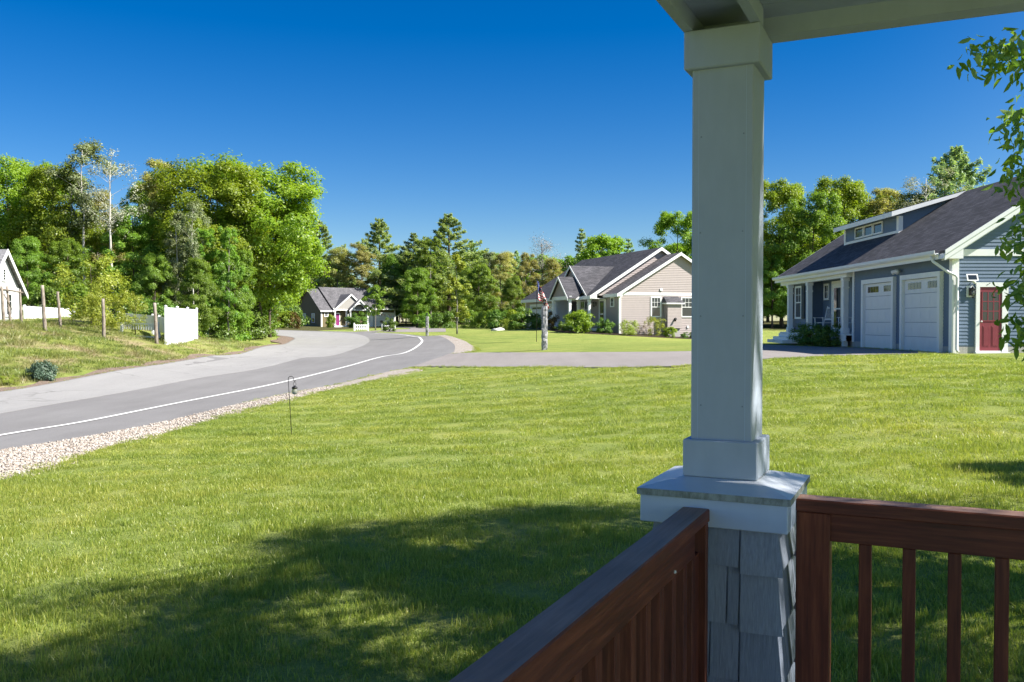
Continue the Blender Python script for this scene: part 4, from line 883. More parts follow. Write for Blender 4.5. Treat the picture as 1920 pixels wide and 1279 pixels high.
m = MB(); m.box((2.5, -.35, -.1), (9.6, .349, .22)); m.build('porch_deck', 'white_trim', fh)
m = MB(); m.box((3.05, .31, .25), (3.95, .345, 2.35)); fd = m.build('entry_door', 'magenta_door', fh); m = MB(); m.box((2.9, .29, .22), (3.049, .345, 2.5)); m.box((3.951, .29, .22), (4.1, .345, 2.5)); m.box((3.049, .29, 2.351), (3.951, .345, 2.5)); m.build('door_trim', 'white_trim', fd)
for x in (2.65, 5.05, 5.45, 9.1): post(fh, x, -1.0 if x > 5.1 else -.3, .225, 2.95, .24)
m = MB(); m.box((5.3, -1.15, -.1), (9.3, -.351, .22)); m.build('porch_deck', 'white_trim', fh)
window(fh, (6.5, .34, 0), XA, -YA, 1.3, 1.5, .8, 2, 1, True, .12)
# big front gable and the arched porch gable
m = MB(); m.prism([(2.5, -.35, 3.0), (5.9, -.35, 5.75), (9.3, -.35, 3.0)], (0, .2, 0)); m.lap((0, -.352, 0), XA, -YA, 3.0, 5.6, lambda z: (5.9 - (5.7 - z) / .82, 5.9 + (5.7 - z) / .82), .16, .014); fg = m.build('front_gable', 'grey_gable', fh)
for s_ in (-1, 1): roof_slab(fg, [(5.9, -.6, 5.95), (5.9 + s_ * 3.75, -.6, 2.95), (5.9 + s_ * 3.75, .3, 2.95), (5.9, 3.1, 5.95)], .07, 'roof_far', 'gable_roof')
m = MB()
for s_ in (-1, 1): m.prism([(5.9, -.64, 5.96), (5.9 + s_ * 3.8, -.64, 2.92), (5.9 + s_ * 3.8, -.64, 2.62), (5.9, -.64, 5.64)], (0, .04, 0))
m.box((2.3, -.5, 2.95), (5.3, -.3, 3.15)); m.build('rake_board', 'white_trim', fg)
arc = MB(); n = 14; out_ = [(7.25 + 1.95 * (1 - 2 * i / n), 4.75 - 1.75 * abs(1 - 2 * i / n)) for i in range(n + 1)]; inn = [(7.25 + 1.15 * math.cos(math.pi * i / n), 3.05 + 1.05 * math.sin(math.pi * i / n)) for i in range(n + 1)]
for i in range(n): arc.prism([(out_[i][0], -1.2, out_[i][1]), (out_[i + 1][0], -1.2, out_[i + 1][1]), (inn[i + 1][0], -1.2, inn[i + 1][1]), (inn[i][0], -1.2, inn[i][1])], (0, .12, 0))
ag = arc.build('arched_gable', 'white_trim', fh)
for s_ in (-1, 1): roof_slab(ag, [(7.25, -1.4, 4.95), (7.25 + s_ * 2.2, -1.4, 3.0), (7.25 + s_ * 2.2, -.25, 3.0), (7.25, 1.8, 4.95)], .07, 'roof_far', 'gable_roof')
m = MB()
for s_ in (-1, 1): m.prism([(7.25, -1.44, 4.96), (7.25 + s_ * 2.25, -1.44, 2.97), (7.25 + s_ * 2.25, -1.44, 2.72), (7.25, -1.44, 4.70)], (0, .04, 0))
m.box((5.3, -1.1, 2.95), (9.2, -.9, 3.1)); m.build('rake_board', 'white_trim', ag)
garage_door(fh, (13.6, .34, .0), XA, -YA, 4.2, 2.45, [(-1.9, -.9), (-.6, .4), (.9, 1.9)], trim=.2)
m = MB(); m.box((9.6, .28, 0), (11.2, .348, 2.9)); m.build('panel', 'white_trim', fh)

# ------------------------------------------------------------------ pale cottage at the left edge
cz = EYE - .10
ch = thing('pale_cottage', 'pale grey cottage gable with white trim and tiny attic window', 'house', (-30.35, 51.6, cz), 0)
m = MB(); m.prism([(0, 0, -.6), (0, 0, 2.05), (0, 1.8, 4.30), (0, 3.6, 2.05), (0, 3.6, -.6)], (-9, 0, 0)); m.lap((0, 0, 0), YA, XA, 2.2, 4.2, lambda z: (1.8 - (4.25 - z) / 1.25, 1.8 + (4.25 - z) / 1.25), .1, .008); m.build('wall', 'cottage_siding', ch)
for s_ in (-1, 1): roof_slab(ch, [(.28, 1.8, 4.44), (.28, 1.8 + s_ * 2.1, 1.82), (-9.3, 1.8 + s_ * 2.1, 1.82), (-9.3, 1.8, 4.44)], .06, 'roof_cottage')
m = MB()
for s_ in (-1, 1): m.prism([(.28, 1.8, 4.46), (.28, 1.8 + s_ * 2.15, 1.78), (.28, 1.8 + s_ * 2.15, 1.52), (.28, 1.8, 4.16)], (.04, 0, 0))
m.box((.0, .05, 2.02), (.06, 3.55, 2.18)); m.box((.0, 3.42, -.4), (.05, 3.6, 2.0)); m.box((.0, .0, -.4), (.05, .18, 2.0)); m.build('rake_board', 'white_trim', ch)
window(ch, (.012, 1.85, 0), YA, XA, .22, .62, 2.62, 1, 4, False, .09); window(ch, (.012, 2.3, 0), YA, XA, .55, 1.2, .55, 2, 3, False, .12)

# ------------------------------------------------------------------ trees: prototypes
def unit(v): return v / (np.linalg.norm(v, axis=-1, keepdims=True) + 1e-9)
def leaf_arrays(c, nrm, L, Wd, r):
    n = len(c); t = unit(np.cross(nrm, r.normal(size=(n, 3)))); b_ = np.cross(nrm, t)
    l = L * r.uniform(.65, 1.35, (n, 1)); w_ = Wd * r.uniform(.65, 1.35, (n, 1)); f = nrm * (w_ * .25)
    V = np.stack([c - t * l * .5, c + b_ * w_ * .5 + f, c + t * l * .5, c - b_ * w_ * .5 + f], 1)
    return V.reshape(-1, 3), np.arange(n * 4).reshape(n, 4)
def ground_tree(name, trunk, crown, bark, leaf, proto=None):
    """an Empty with a trunk and a crown"""
    t = bpy.data.objects.new(name, None); t.empty_display_size = .5
    a = bpy.data.objects.new('trunk', trunk); a.parent = t
    b_ = bpy.data.objects.new('crown', crown); b_.parent = t
    return (t, a, b_)
def trunk_mesh(H, r0, tips, r, lean=.02, top=.85, mat='bark_brown', limb=.30, n=7, zmin=.2):
    m = MB(); a = r.uniform(0, 6.28); pts = []
    k = 9
    for i in range(k):
        f = i / (k - 1); pts.append((math.cos(a) * lean * H * f * f + r.normal(0, .012 * H * .3 if i else 0), math.sin(a) * lean * H * f * f + r.normal(0, .012 * H * .3 if i else 0), H * top * f - .1 * (i == 0)))
    m.tube(pts, [r0 * (1.35 if i == 0 else 1) * (1 - .85 * i / (k - 1)) for i in range(k)], n)
    P_ = np.array(pts)
    for tip in tips:
        hz = max(zmin * H, min(H * top * .95, tip[2] - (.35 + .3 * r.uniform()) * math.hypot(tip[0], tip[1]) - .02 * H)); f = hz / (H * top)
        b0 = np.array([np.interp(hz, P_[:, 2], P_[:, j]) for j in range(3)]); rb = max(.012 * H * .12, r0 * (1 - .85 * f) * limb * r.uniform(.6, 1.1))
        mid = (b0 + tip) / 2 + np.array([0, 0, .06 * np.linalg.norm(tip - b0)]) + r.normal(0, .04 * np.linalg.norm(tip - b0), 3)
        m.tube([b0, mid, tip], [rb, rb * .6, rb * .15], 4, False)
    me = bpy.data.meshes.new('trunk'); me.from_pydata(m.v, [], m.f); me.materials.append(M[mat]); me.polygons.foreach_set('use_smooth', [True] * len(m.f)); return me
def crown_mesh(centers, radii, nleaf, L, Wd, mat, r, flat=.75, upb=.6, fill=.35, drop=0.0):
    tot = (radii ** 2).sum(); cs = []; ns = []
    ctr = centers.mean(0); n = len(centers)
    for c, rad in zip(centers, radii):
        k = max(3, int(.9 * nleaf * rad * rad / tot)); d = unit(r.normal(size=(k, 3))); w3 = np.array([r.uniform(.75, 1.25), r.uniform(.75, 1.25), r.uniform(.55, .85) * flat / .75])
        lump = 1 + .30 * np.sin(d[:, :1] * 6 + c[0] * 3) * np.sin(d[:, 1:2] * 6 + c[1] * 3) + .15 * np.sin(d[:, 2:3] * 9 + c[2])
        g = d * r.uniform(fill * .6, 1, (k, 1)) ** .6 * lump * w3 + r.normal(0, .07, (k, 3))
        a = r.uniform(0, 6.28); q = np.c_[g[:, 0] * math.cos(a) - g[:, 1] * math.sin(a), g[:, 0] * math.sin(a) + g[:, 1] * math.cos(a), g[:, 2]]
        q[:, 2] -= .16 * (q[:, 0] ** 2 + q[:, 1] ** 2)
        p = c + q * rad; cs.append(p); ns.append(unit(unit(q) * .5 + unit(p - ctr) * .35 + np.array([0, 0, upb]) + r.normal(0, .45, (k, 3))))
    # loose leaves between the clusters
    k = int(.07 * nleaf); i0 = r.integers(0, n, k); i1 = r.integers(0, n, k); near = np.linalg.norm(centers[i0] - centers[i1], axis=1) < radii.mean() * 3.5
    i0, i1 = i0[near], i1[near]; t = r.uniform(0, 1, (len(i0), 1)); p = centers[i0] * (1 - t) + centers[i1] * t + r.normal(0, .35 * radii.mean(), (len(i0), 3)); cs.append(p); ns.append(unit(unit(p - ctr) * .5 + np.array([0, 0, upb]) + r.normal(0, .5, p.shape)))
    V, Fq = leaf_arrays(np.concatenate(cs), np.concatenate(ns), L, Wd, r); me = np_mesh('crown', V, Fq); me.materials.append(M[mat]); return me
def envelope(n, cb, H, R, r, shape=(.75, 1.0, .9, .45), inner=.45):
    """cluster centres spread through an uneven crown envelope; shape gives the radius from base to top"""
    o = []; ph = r.uniform(0, 6.28, 4)
    while len(o) < n:
        f = r.uniform(0, 1); a = r.uniform(0, 6.28); rr = np.interp(f, np.linspace(0, 1, len(shape)), shape) * R * (1 + .16 * math.sin(2 * a + ph[0] + 5 * f) + .12 * math.sin(3 * a + ph[1] - 4 * f))
        q = rr * math.sqrt(r.uniform(inner * inner, 1)); o.append((q * math.cos(a), q * math.sin(a), cb + (H - cb) * f))
    return np.array(o)
def broadleaf(seed, H, cb, R, ncl, nl, L, mat, bark='bark_brown', shape=(.7, 1, .95, .55), cr=(.20, .34), r0=.2, **kw):
    r = np.random.default_rng(seed); c = envelope(ncl, cb, H * .955, R, r, shape, kw.pop('inner', .45)); rad = R * r.uniform(cr[0], cr[1], ncl)
    tips = c[r.permutation(ncl)[:min(ncl, kw.pop('limbs', 26))]]
    tm = trunk_mesh(H, r0, tips, r, mat=bark, zmin=kw.pop('zmin', .18), top=kw.pop('top', .85)); cm = crown_mesh(c, rad, nl, L, L * .68, mat, r, **kw); return tm, cm
def pine(seed, H, cb, R, mat, gap=.75, nl=11000, droop=.10, L=.42, sparse=1.0):
    r = np.random.default_rng(seed); z = cb; tips = []; cs = []; ns = []; ph = r.uniform(0, 6.28); br = []
    while z < H * .985:
        f = (z - cb) / (H - cb); nb = int(r.integers(4, 7))
        Lb = R * (1 - f) ** .98 * (.55 + .45 * min(1, f * 5 + .3)) * r.uniform(.75, 1.15) + .18; ph += 1.1
        for k in range(nb):
            a = ph + 6.28 * k / nb + r.normal(0, .25); lb = Lb * r.uniform(.6, 1.15); br.append((z, a, lb, f))
        z += gap * r.uniform(.7, 1.3) * (1 - .45 * f)
    tl = sum(b_[2] for b_ in br)
    for z, a, lb, f in br:
        k = max(6, int(nl * lb / tl)); s = r.uniform(.22, 1, k) ** .8; rise = .16 + .5 * f
        sw = .15 * lb * (1.1 - s * .8); x = s * lb; y = r.normal(0, 1, k) * sw * .6 * sparse; zz = z + x * rise - droop * x * x / max(lb, .3) * 1.5 + r.normal(0, .09 + .03 * lb, k) + .25 * s ** 3 * lb * .3
        cs.append(np.c_[x * math.cos(a) - y * math.sin(a), x * math.sin(a) + y * math.cos(a), zz]); ns.append(unit(np.c_[r.normal(0, .5, k) + .25 * math.cos(a), r.normal(0, .5, k) + .25 * math.sin(a), .55 + r.normal(0, .45, k)]))
        tips.append(np.array([lb * .8 * math.cos(a), lb * .8 * math.sin(a), z + lb * .8 * rise - droop * lb]))
    V, Fq = leaf_arrays(np.concatenate(cs), np.concatenate(ns), L, L * .30, r); cm = np_mesh('crown', V, Fq); cm.materials.append(M[mat])
    m = MB(); m.tube([(0, 0, -.1), (0, 0, H * .5), (0, 0, H)], [.19, .12, .02], 7)
    for (zz, a, lb, f), tip in zip(br, tips): m.tube([(0, 0, zz), tip], [.035 * (1 - f) + .012, .008], 3, False)
    tm = bpy.data.meshes.new('trunk'); tm.from_pydata(m.v, [], m.f); tm.materials.append(M['bark_pine']); return tm, cm
def sparse_top(seed, H, cb, R, nl, L, leaf, bark, ncl=26, r0=.13, shape=(.35, .9, 1, .6), twigs=0, trim=1.0):
    r = np.random.default_rng(seed); c = envelope(ncl, cb, H * .97, R, r, shape, .1); rad = R * r.uniform(.22, .42, ncl)
    tm = trunk_mesh(H, r0, c, r, mat=bark, top=.93, limb=.28, lean=.015, zmin=.3); cm = crown_mesh(c, rad, nl, L, L * .7, leaf, r, fill=.1, flat=.9); return tm, cm
PROTO = {}
def proto(key, pair, H): PROTO[key] = (pair[0], pair[1], H)
DOME = (.7, 1.0, 1.0, .92, .62)
proto('maple_a', broadleaf(1, 15, 3.2, 5.2, 190, 76000, .205, 'leaf_maple', shape=(.42, .85, 1.0, .95, .62), cr=(.12, .24), limbs=40), 15)
proto('maple_b', broadleaf(2, 15, 1.8, 4.6, 170, 66000, .205, 'leaf_maple', shape=(.6, .95, 1, .85, .55), cr=(.12, .24), limbs=40), 15)
proto('maple_d', broadleaf(32, 15, 4.4, 4.6, 170, 60000, .205, 'leaf_maple', shape=(.8, 1, 1, .85, .55), cr=(.12, .24), limbs=40), 15)
proto('maple_c', broadleaf(3, 15, 2.6, 3.7, 120, 54000, .19, 'leaf_green', shape=(.55, .9, 1, .8, .45), cr=(.14, .27), inner=.3, limbs=36), 15)
proto('green_a', broadleaf(4, 15, 2.0, 3.9, 120, 54000, .19, 'leaf_green', shape=(.6, 1, .95, .7, .35), cr=(.14, .27), limbs=36), 15)
proto('tall_a', broadleaf(5, 16, 3.2, 2.9, 100, 36000, .18, 'leaf_green', 'bark_grey', shape=(.6, 1, .9, .45), inner=.2, cr=(.12, .24), limbs=36), 16)
proto('olive_a', broadleaf(6, 15, 2.6, 3.0, 120, 34000, .155, 'leaf_olive', 'bark_grey', shape=(.5, .95, .95, .8, .4), inner=.1, fill=.1, limbs=70, cr=(.12, .24)), 15)
proto('olive_b', broadleaf(7, 14, 1.8, 3.3, 120, 34000, .155, 'leaf_olive', 'bark_grey', shape=(.6, 1, .9, .65, .3), inner=.1, fill=.1, limbs=70, cr=(.12, .24)), 14)
proto('silver_a', broadleaf(8, 13, 1.5, 2.2, 90, 26000, .16, 'leaf_silver', 'bark_birch', shape=(.7, 1, .7, .25), inner=.15, fill=.1, cr=(.16, .30)), 13)
proto('aspen', sparse_top(9, 18, 9.5, 2.3, 6500, .21, 'leaf_silver', 'bark_birch', 24, .15), 18)
proto('birch', sparse_top(10, 17, 8.5, 2.6, 3600, .15, 'leaf_pale', 'bark_birch', 30, .16), 17)
proto('bare', sparse_top(11, 13, 4, 3.2, 5200, .12, 'twig_grey', 'bark_grey', 90, .13, (.4, 1, .9, .4)), 13)
proto('pine_a', pine(12, 16, 2.0, 6.0, 'needle', 1.0, 22000, .04, .36, 1.3), 16); proto('pine_b', pine(13, 16, 2.5, 5.2, 'needle_blue', 1.0, 18000, .05, .36, 1.3), 16)
proto('pine_c', pine(14, 15, 2.0, 3.0, 'needle_blue', 1.05, 9500, .06, .34), 15)
proto('big_pine', pine(15, 15, 1.5, 7.6, 'needle_blue', .70, 30000, .03, .34, 1.6), 15)
proto('street', broadleaf(16, 7, 1.9, 1.55, 34, 5200, .20, 'leaf_green', 'bark_grey', shape=(.6, 1, .95, .35), r0=.085, inner=.2), 7)
proto('street_lime', broadleaf(17, 9, 1.6, 1.6, 34, 5400, .22, 'leaf_lime', 'bark_grey', shape=(.6, 1, .85, .30), r0=.085, inner=.2, fill=.1), 9)
proto('young', broadleaf(18, 4, .6, 1.9, 32, 5200, .13, 'leaf_lime', 'bark_brown', shape=(.5, 1, .9, .5), r0=.06, inner=.2, fill=.1), 4)
proto('shrub_green', broadleaf(20, 1.5, .15, .85, 26, 3400, .11, 'leaf_shrub', shape=(.8, 1, .9, .5), r0=.03, cr=(.28, .42), top=.6), 1.5)
proto('shrub_lime', broadleaf(21, 1.5, .08, .8, 30, 4600, .075, 'leaf_lime', shape=(.85, 1, .95, .6), r0=.02, cr=(.30, .42), top=.6), 1.5)
proto('shrub_bright', broadleaf(22, 2, .2, 1.25, 34, 4200, .15, 'leaf_maple', shape=(.8, 1, .85, .45), r0=.04, cr=(.24, .4), top=.6), 2)
proto('shrub_red', broadleaf(23, 2, .15, 1.0, 26, 2600, .13, 'leaf_red', shape=(.7, 1, .85, .4), r0=.03, cr=(.25, .4), top=.7), 2)
proto('shrub_wispy', broadleaf(24, 2, .15, 1.0, 40, 2300, .085, 'leaf_lime', 'bark_grey', shape=(.6, .9, 1, .7), r0=.02, cr=(.2, .35), inner=.1, fill=.1, limbs=40, top=.7), 2)
proto('shrub_dry', broadleaf(25, 1.2, .1, .7, 24, 700, .06, 'leaf_dry', 'bark_brown', shape=(.6, .9, 1, .7), r0=.015, cr=(.2, .35), inner=.1, limbs=24, top=.8), 1.2)
proto('undergrowth', broadleaf(26, 2.4, .1, 1.9, 34, 4200, .20, 'leaf_shrub', shape=(.9, 1, .85, .5), r0=.03, cr=(.25, .38), top=.5), 2.4)
proto('undergrowth_lime', broadleaf(27, 2.6, .1, 1.7, 34, 3800, .19, 'leaf_green', shape=(.9, 1, .85, .5), r0=.03, cr=(.25, .38), top=.5), 2.6)

def tree(key, name, label, cat, px, y, top=None, h=None, wid=1.0, rz=None, group=None, loc=None, dz=0.0):
    """a tree rooted at column px of the view and y metres away; its height comes from where its top reaches"""
    g = Vector(loc) if loc is not None else gpos(px, y)
    if h is None: h = at(px, top, g.y).z - g.z
    tm, cm, H = PROTO[key]; s = h / H
    t = bpy.data.objects.new(name, None); t.empty_display_size = .5; link(t); t.location = (g.x, g.y, g.z - .03 + dz); t.scale = (s * wid, s * wid, s); t.rotation_euler = (0, 0, random.uniform(0, 6.28) if rz is None else rz)
    link(bpy.data.objects.new('trunk', tm), t); link(bpy.data.objects.new('crown', cm), t); return tag(t, label, cat, group)
random.seed(12)
W1 = 'trees of the wood on the left'; W2_ = 'trees of the wood behind the olive house'; W3 = 'trees behind the houses on the right'
BT, CT = 'broadleaf_tree', 'pine_tree'
for a in [
    ('maple_a', BT, 'bright green maple at the very left edge, behind the pale cottage', 'tree', 20, 78, 288, 1.0, W1),
    ('maple_b', BT, 'leafy green maple between the left-edge maple and the tall thin aspen', 'tree', 105, 74, 302, .95, W1),
    ('tall_a', BT, 'dark leafed slender tree low behind the leaning log posts by the cottage', 'tree', 62, 84, 330, 1.1, W1),
    ('aspen', BT, 'tallest thin aspen with pale bare trunk and small tufted top', 'tree', 157, 72, 258, 1.15, W1),
    ('birch', BT, 'silvery white birch with nearly leafless top beside the tall aspen', 'tree', 212, 70, 280, 1.15, W1),
    ('olive_b', BT, 'olive brown budding tree just behind the white birch', 'tree', 186, 80, 350, 1.0, W1),
    ('maple_c', BT, 'mid green tree right of the white birch, lower than its neighbours', 'tree', 252, 72, 378, 1.0, W1),
    ('olive_a', BT, 'tall olive budding tree with a narrow rounded top left of the biggest maple', 'tree', 312, 76, 288, .95, W1),
    ('maple_b', BT, 'green maple tucked behind the tall olive budding tree', 'tree', 285, 88, 330, .8, W1),
    ('silver_a', BT, 'silver green poplar in front of the tall olive budding tree', 'tree', 335, 66, 388, .95, W1),
    ('maple_a', BT, 'upper left half of the big bright maple clump beside the road', 'tree', 408, 74, 300, 1.0, W1),
    ('maple_a', BT, 'biggest bright green maple, right end of the left wood', 'tree', 486, 78, 296, 1.12, W1),
    ('maple_d', BT, 'lower bright maple leaning out over the olive house roof', 'tree', 506, 84, 372, .82, W1),
    ('tall_a', BT, 'slender grey trunked tree in front of the biggest maple', 'tree', 385, 66, 420, .9, W1),
    ('aspen', BT, 'thin pale trunked tree right of the silver green poplar', 'tree', 362, 64, 372, .8, W1),
    ('tall_a', BT, 'thin grey trunked tree at the foot of the big maple clump', 'tree', 428, 66, 418, .8, W1),
    ('aspen', BT, 'slim pale trunked tree left of the tallest thin aspen', 'tree', 138, 73, 338, .9, W1),
    ('maple_c', BT, 'bright leafy sapling tree low in front of the big maple clump', 'tree', 440, 70, 455, .9, W1),
    ('green_a', BT, 'low bushy green tree behind the white panel fence', 'tree', 372, 62, 480, .9, W1),
    ('green_a', BT, 'low green tree between the yellow green bush and the poplar', 'tree', 292, 64, 470, .9, W1),
    ('maple_c', BT, 'dark green understorey tree behind the pale fence by the cottage', 'tree', 130, 68, 440, 1.0, W1),
    ('green_a', BT, 'low green tree right behind the pale cottage gable', 'tree', 52, 66, 440, 1.0, W1),
    ('pine_a', CT, 'dark pine peeping out right of the biggest maple', 'tree', 600, 182, 416, 1.5, W2_),
    ('pine_a', CT, 'tall dark pine above the olive house roof', 'tree', 712, 178, 411, 1.65, W2_),
    ('pine_b', CT, 'dark pine left of the tallest pine, a little lower', 'tree', 776, 172, 436, 1.7, W2_),
    ('pine_a', CT, 'tallest pine in the middle of the far wood', 'tree', 842, 168, 402, 1.75, W2_),
    ('pine_b', CT, 'small dark pine top just right of the tallest middle pine', 'tree', 884, 180, 450, 1.5, W2_),
    ('green_a', BT, 'green tree close behind the left gable of the olive house', 'tree', 562, 180, 505, 1.3, W2_),
    ('olive_b', BT, 'olive tree between the biggest maple and the olive house gable', 'tree', 535, 176, 490, 1.2, W2_),
    ('olive_a', BT, 'pale olive tree left of the pine above the olive house roof', 'tree', 676, 172, 452, 1.1, W2_),
    ('olive_b', BT, 'olive tree behind the left end of the olive house', 'tree', 634, 174, 462, 1.2, W2_),
    ('green_a', BT, 'round green tree between the two dark pines behind the olive house', 'tree', 745, 172, 470, 1.1, W2_),
    ('tall_a', BT, 'grey green slender tree in front of the tallest pine', 'tree', 808, 158, 440, 1.0, W2_),
    ('green_a', BT, 'yellowish green tree right of the olive house garage', 'tree', 782, 150, 500, 1.2, W2_),
    ('maple_c', BT, 'light green tree below the small pine top', 'tree', 898, 146, 488, 1.1, W2_),
    ('olive_b', BT, 'soft olive tree left of the bare grey tree', 'tree', 940, 150, 470, 1.1, W2_),
    ('silver_a', BT, 'greyish green slender tree left of the soft olive tree', 'tree', 918, 158, 466, 1.3, W2_),
    ('bare', BT, 'bare grey twigged tree rising above the wood left of the greige house', 'tree', 1018, 140, 440, 1.2, W3),
    ('olive_a', BT, 'olive green tree under the bare grey tree', 'tree', 985, 134, 470, 1.1, W3),
    ('olive_b', BT, 'lime olive tree beside the flag pole behind the greige garage', 'tree', 1035, 128, 482, 1.2, W3),
    ('green_a', BT, 'leafy green tree at the left corner of the greige house', 'tree', 962, 122, 515, 1.0, W3),
    ('pine_c', CT, 'lone pointed spruce rising over the greige house roof', 'tree', 1090, 138, 428, 1.4, W3),
    ('green_a', BT, 'dark tree just right of the lone pointed spruce', 'tree', 1104, 140, 468, .8, W3),
    ('pine_c', CT, 'small spruce over the middle of the greige ridge, left one of a pair', 'tree', 1152, 142, 452, 1.6, W3),
    ('pine_c', CT, 'small spruce over the middle of the greige ridge, right one of a pair', 'tree', 1178, 146, 447, 1.6, W3),
    ('pine_a', CT, 'low pine top just above the greige house ridge', 'tree', 1128, 146, 466, 1.0, W3),
    ('maple_b', BT, 'dark green tree behind the greige house, left of the porch column', 'tree', 1272, 104, 388, .9, W3),
    ('maple_b', BT, 'sunlit tree just right of the porch column', 'tree', 1466, 96, 331, .85, W3),
    ('maple_b', BT, 'bright maple behind the blue house porch', 'tree', 1580, 100, 326, .85, W3),
    ('maple_c', BT, 'leafy tree between the porch column and the blue house roof', 'tree', 1522, 92, 345, .95, W3),
    ('maple_c', BT, 'low leafy tree behind the porch steps of the blue house', 'tree', 1448, 92, 470, 1.0, W3),
    ('maple_b', BT, 'lower bright tree between the blue porch roof and the column', 'tree', 1500, 104, 392, 1.0, W3),
    ('maple_b', BT, 'bright tree peeping over the left end of the dormer', 'tree', 1622, 104, 352, .95, W3),
    ('olive_a', BT, 'yellow olive tree above the dormer of the blue house', 'tree', 1668, 98, 342, 1.15, W3),
    ('birch', BT, 'thin silvery tree beside the big pine over the blue house', 'tree', 1738, 84, 312, 1.1, W3),
    ('big_pine', CT, 'big blue green pine over the blue house roof', 'tree', 1788, 92, 277, 1.25, W3),
    ('olive_b', BT, 'olive tree filling in right of the yellow olive tree', 'tree', 1705, 92, 352, 1.0, W3),
]:
    tree(a[0], a[1], a[2], a[3], a[4], a[5], a[6], None, a[7], group=a[8])
S = lambda key, name, label, px, y, h, wid=1.0, cat='shrub', group=None, loc=None: tree(key, name, label, cat, px, y, None, h, wid, None, group, loc)
# road-side trees and bushes
tree('street', 'street_tree', 'young leafy tree standing on the lawn before the olive house', 'tree', 704, 120, 532, None, 1.0)
tree('street_lime', 'street_tree', 'young lime green tree with thin trunk on the lawn right of the road bend', 'tree', 857, 79, 474, None, 1.0)
S('young', 'small_tree', 'wide yellow green small tree between the log posts on the bank', 172, 53, 4.4, .95, 'tree')
S('young', 'small_tree', 'low yellow green tree spreading just left of the middle log post', 196, 48.5, 2.8, .9, 'tree')
S('young', 'sapling', 'bright green sapling in front of the white sloping fence', 254, 53, 2.6, .75, 'tree')
for i, (px, y, h, k, lb) in enumerate([(402, 66, 2.2, 'undergrowth', 'dark bush at the wood edge just right of the utility box'), (430, 70, 2.6, 'undergrowth_lime', 'light green bush at the wood edge, left of the red shrubs'), (462, 76, 2.6, 'undergrowth', 'dark green bush at the wood edge under the big maple'), (490, 86, 2.4, 'undergrowth_lime', 'light bush beside the leftmost red shrub'), (345, 62, 2.2, 'undergrowth_lime', 'light bush peeping over the white panel fence'), (300, 60, 2.0, 'undergrowth', 'dark bush behind the rightmost log post'), (235, 62, 2.2, 'undergrowth', 'dark bush behind the bright sapling'), (150, 63, 2.4, 'undergrowth_lime', 'light bush behind the yellow green small tree'), (95, 66, 2.0, 'undergrowth', 'dark bush behind the cottage fence'), (478, 100, 3.2, 'undergrowth', 'tall dark bush under the biggest maple, behind the road tip'), (508, 128, 3.4, 'undergrowth_lime', 'tall light bush behind the reddish shrubs'), (540, 134, 3.4, 'undergrowth', 'tall dark bush behind the row of shrubs before the olive gable'), (455, 92, 3.0, 'undergrowth_lime', 'tall light bush left of the tall dark one under the biggest maple')]):
    S(k, 'undergrowth_bush', lb, px, y, h, 1.0, 'bush', 'bushes along the wood edge')
for i, (px, lb, k) in enumerate([(505, 'reddish shrub, leftmost of the row before the olive gable', 'shrub_red'), (519, 'red brown shrub, second from the left before the olive gable', 'shrub_red'), (535, 'green shrub in the row before the olive gable', 'shrub_bright'), (552, 'red tinged shrub at the right end of the row before the olive gable', 'shrub_red')]):
    S(k, 'border_shrub', lb, px, 118, 2.2, .85, 'shrub', 'shrubs before the olive gable')
S('shrub_bright', 'shrub', 'green shrub beside the small square window of the olive house', 620, 146, 2.1, .6); S('shrub_green', 'shrub', 'large dark shrub hiding the porch window of the olive house', 673, 144, 2.5, 1.2); S('shrub_green', 'shrub', 'small round shrub behind the right picket fence', 729, 113, 1.7, .9)
# far-right wood edge before the houses
for px, y, lb, k in [(800, 140, 'lime bush left of the bend under the far wood', 'undergrowth_lime'), (885, 128, 'bright bush row at the wood edge behind the lime street tree', 'undergrowth_lime'), (910, 125, 'bright bush at the wood edge left of the white boulder', 'undergrowth_lime'), (940, 118, 'dark bush behind the white boulder', 'undergrowth'), (830, 132, 'dark bush at the far wood edge above the gravel verge', 'undergrowth'), (965, 110, 'yellow green bush left of the greige garage', 'shrub_bright')]:
    S(k, 'undergrowth_bush', lb, px, y, 2.4, 1.1, 'bush', 'bushes along the wood edge')
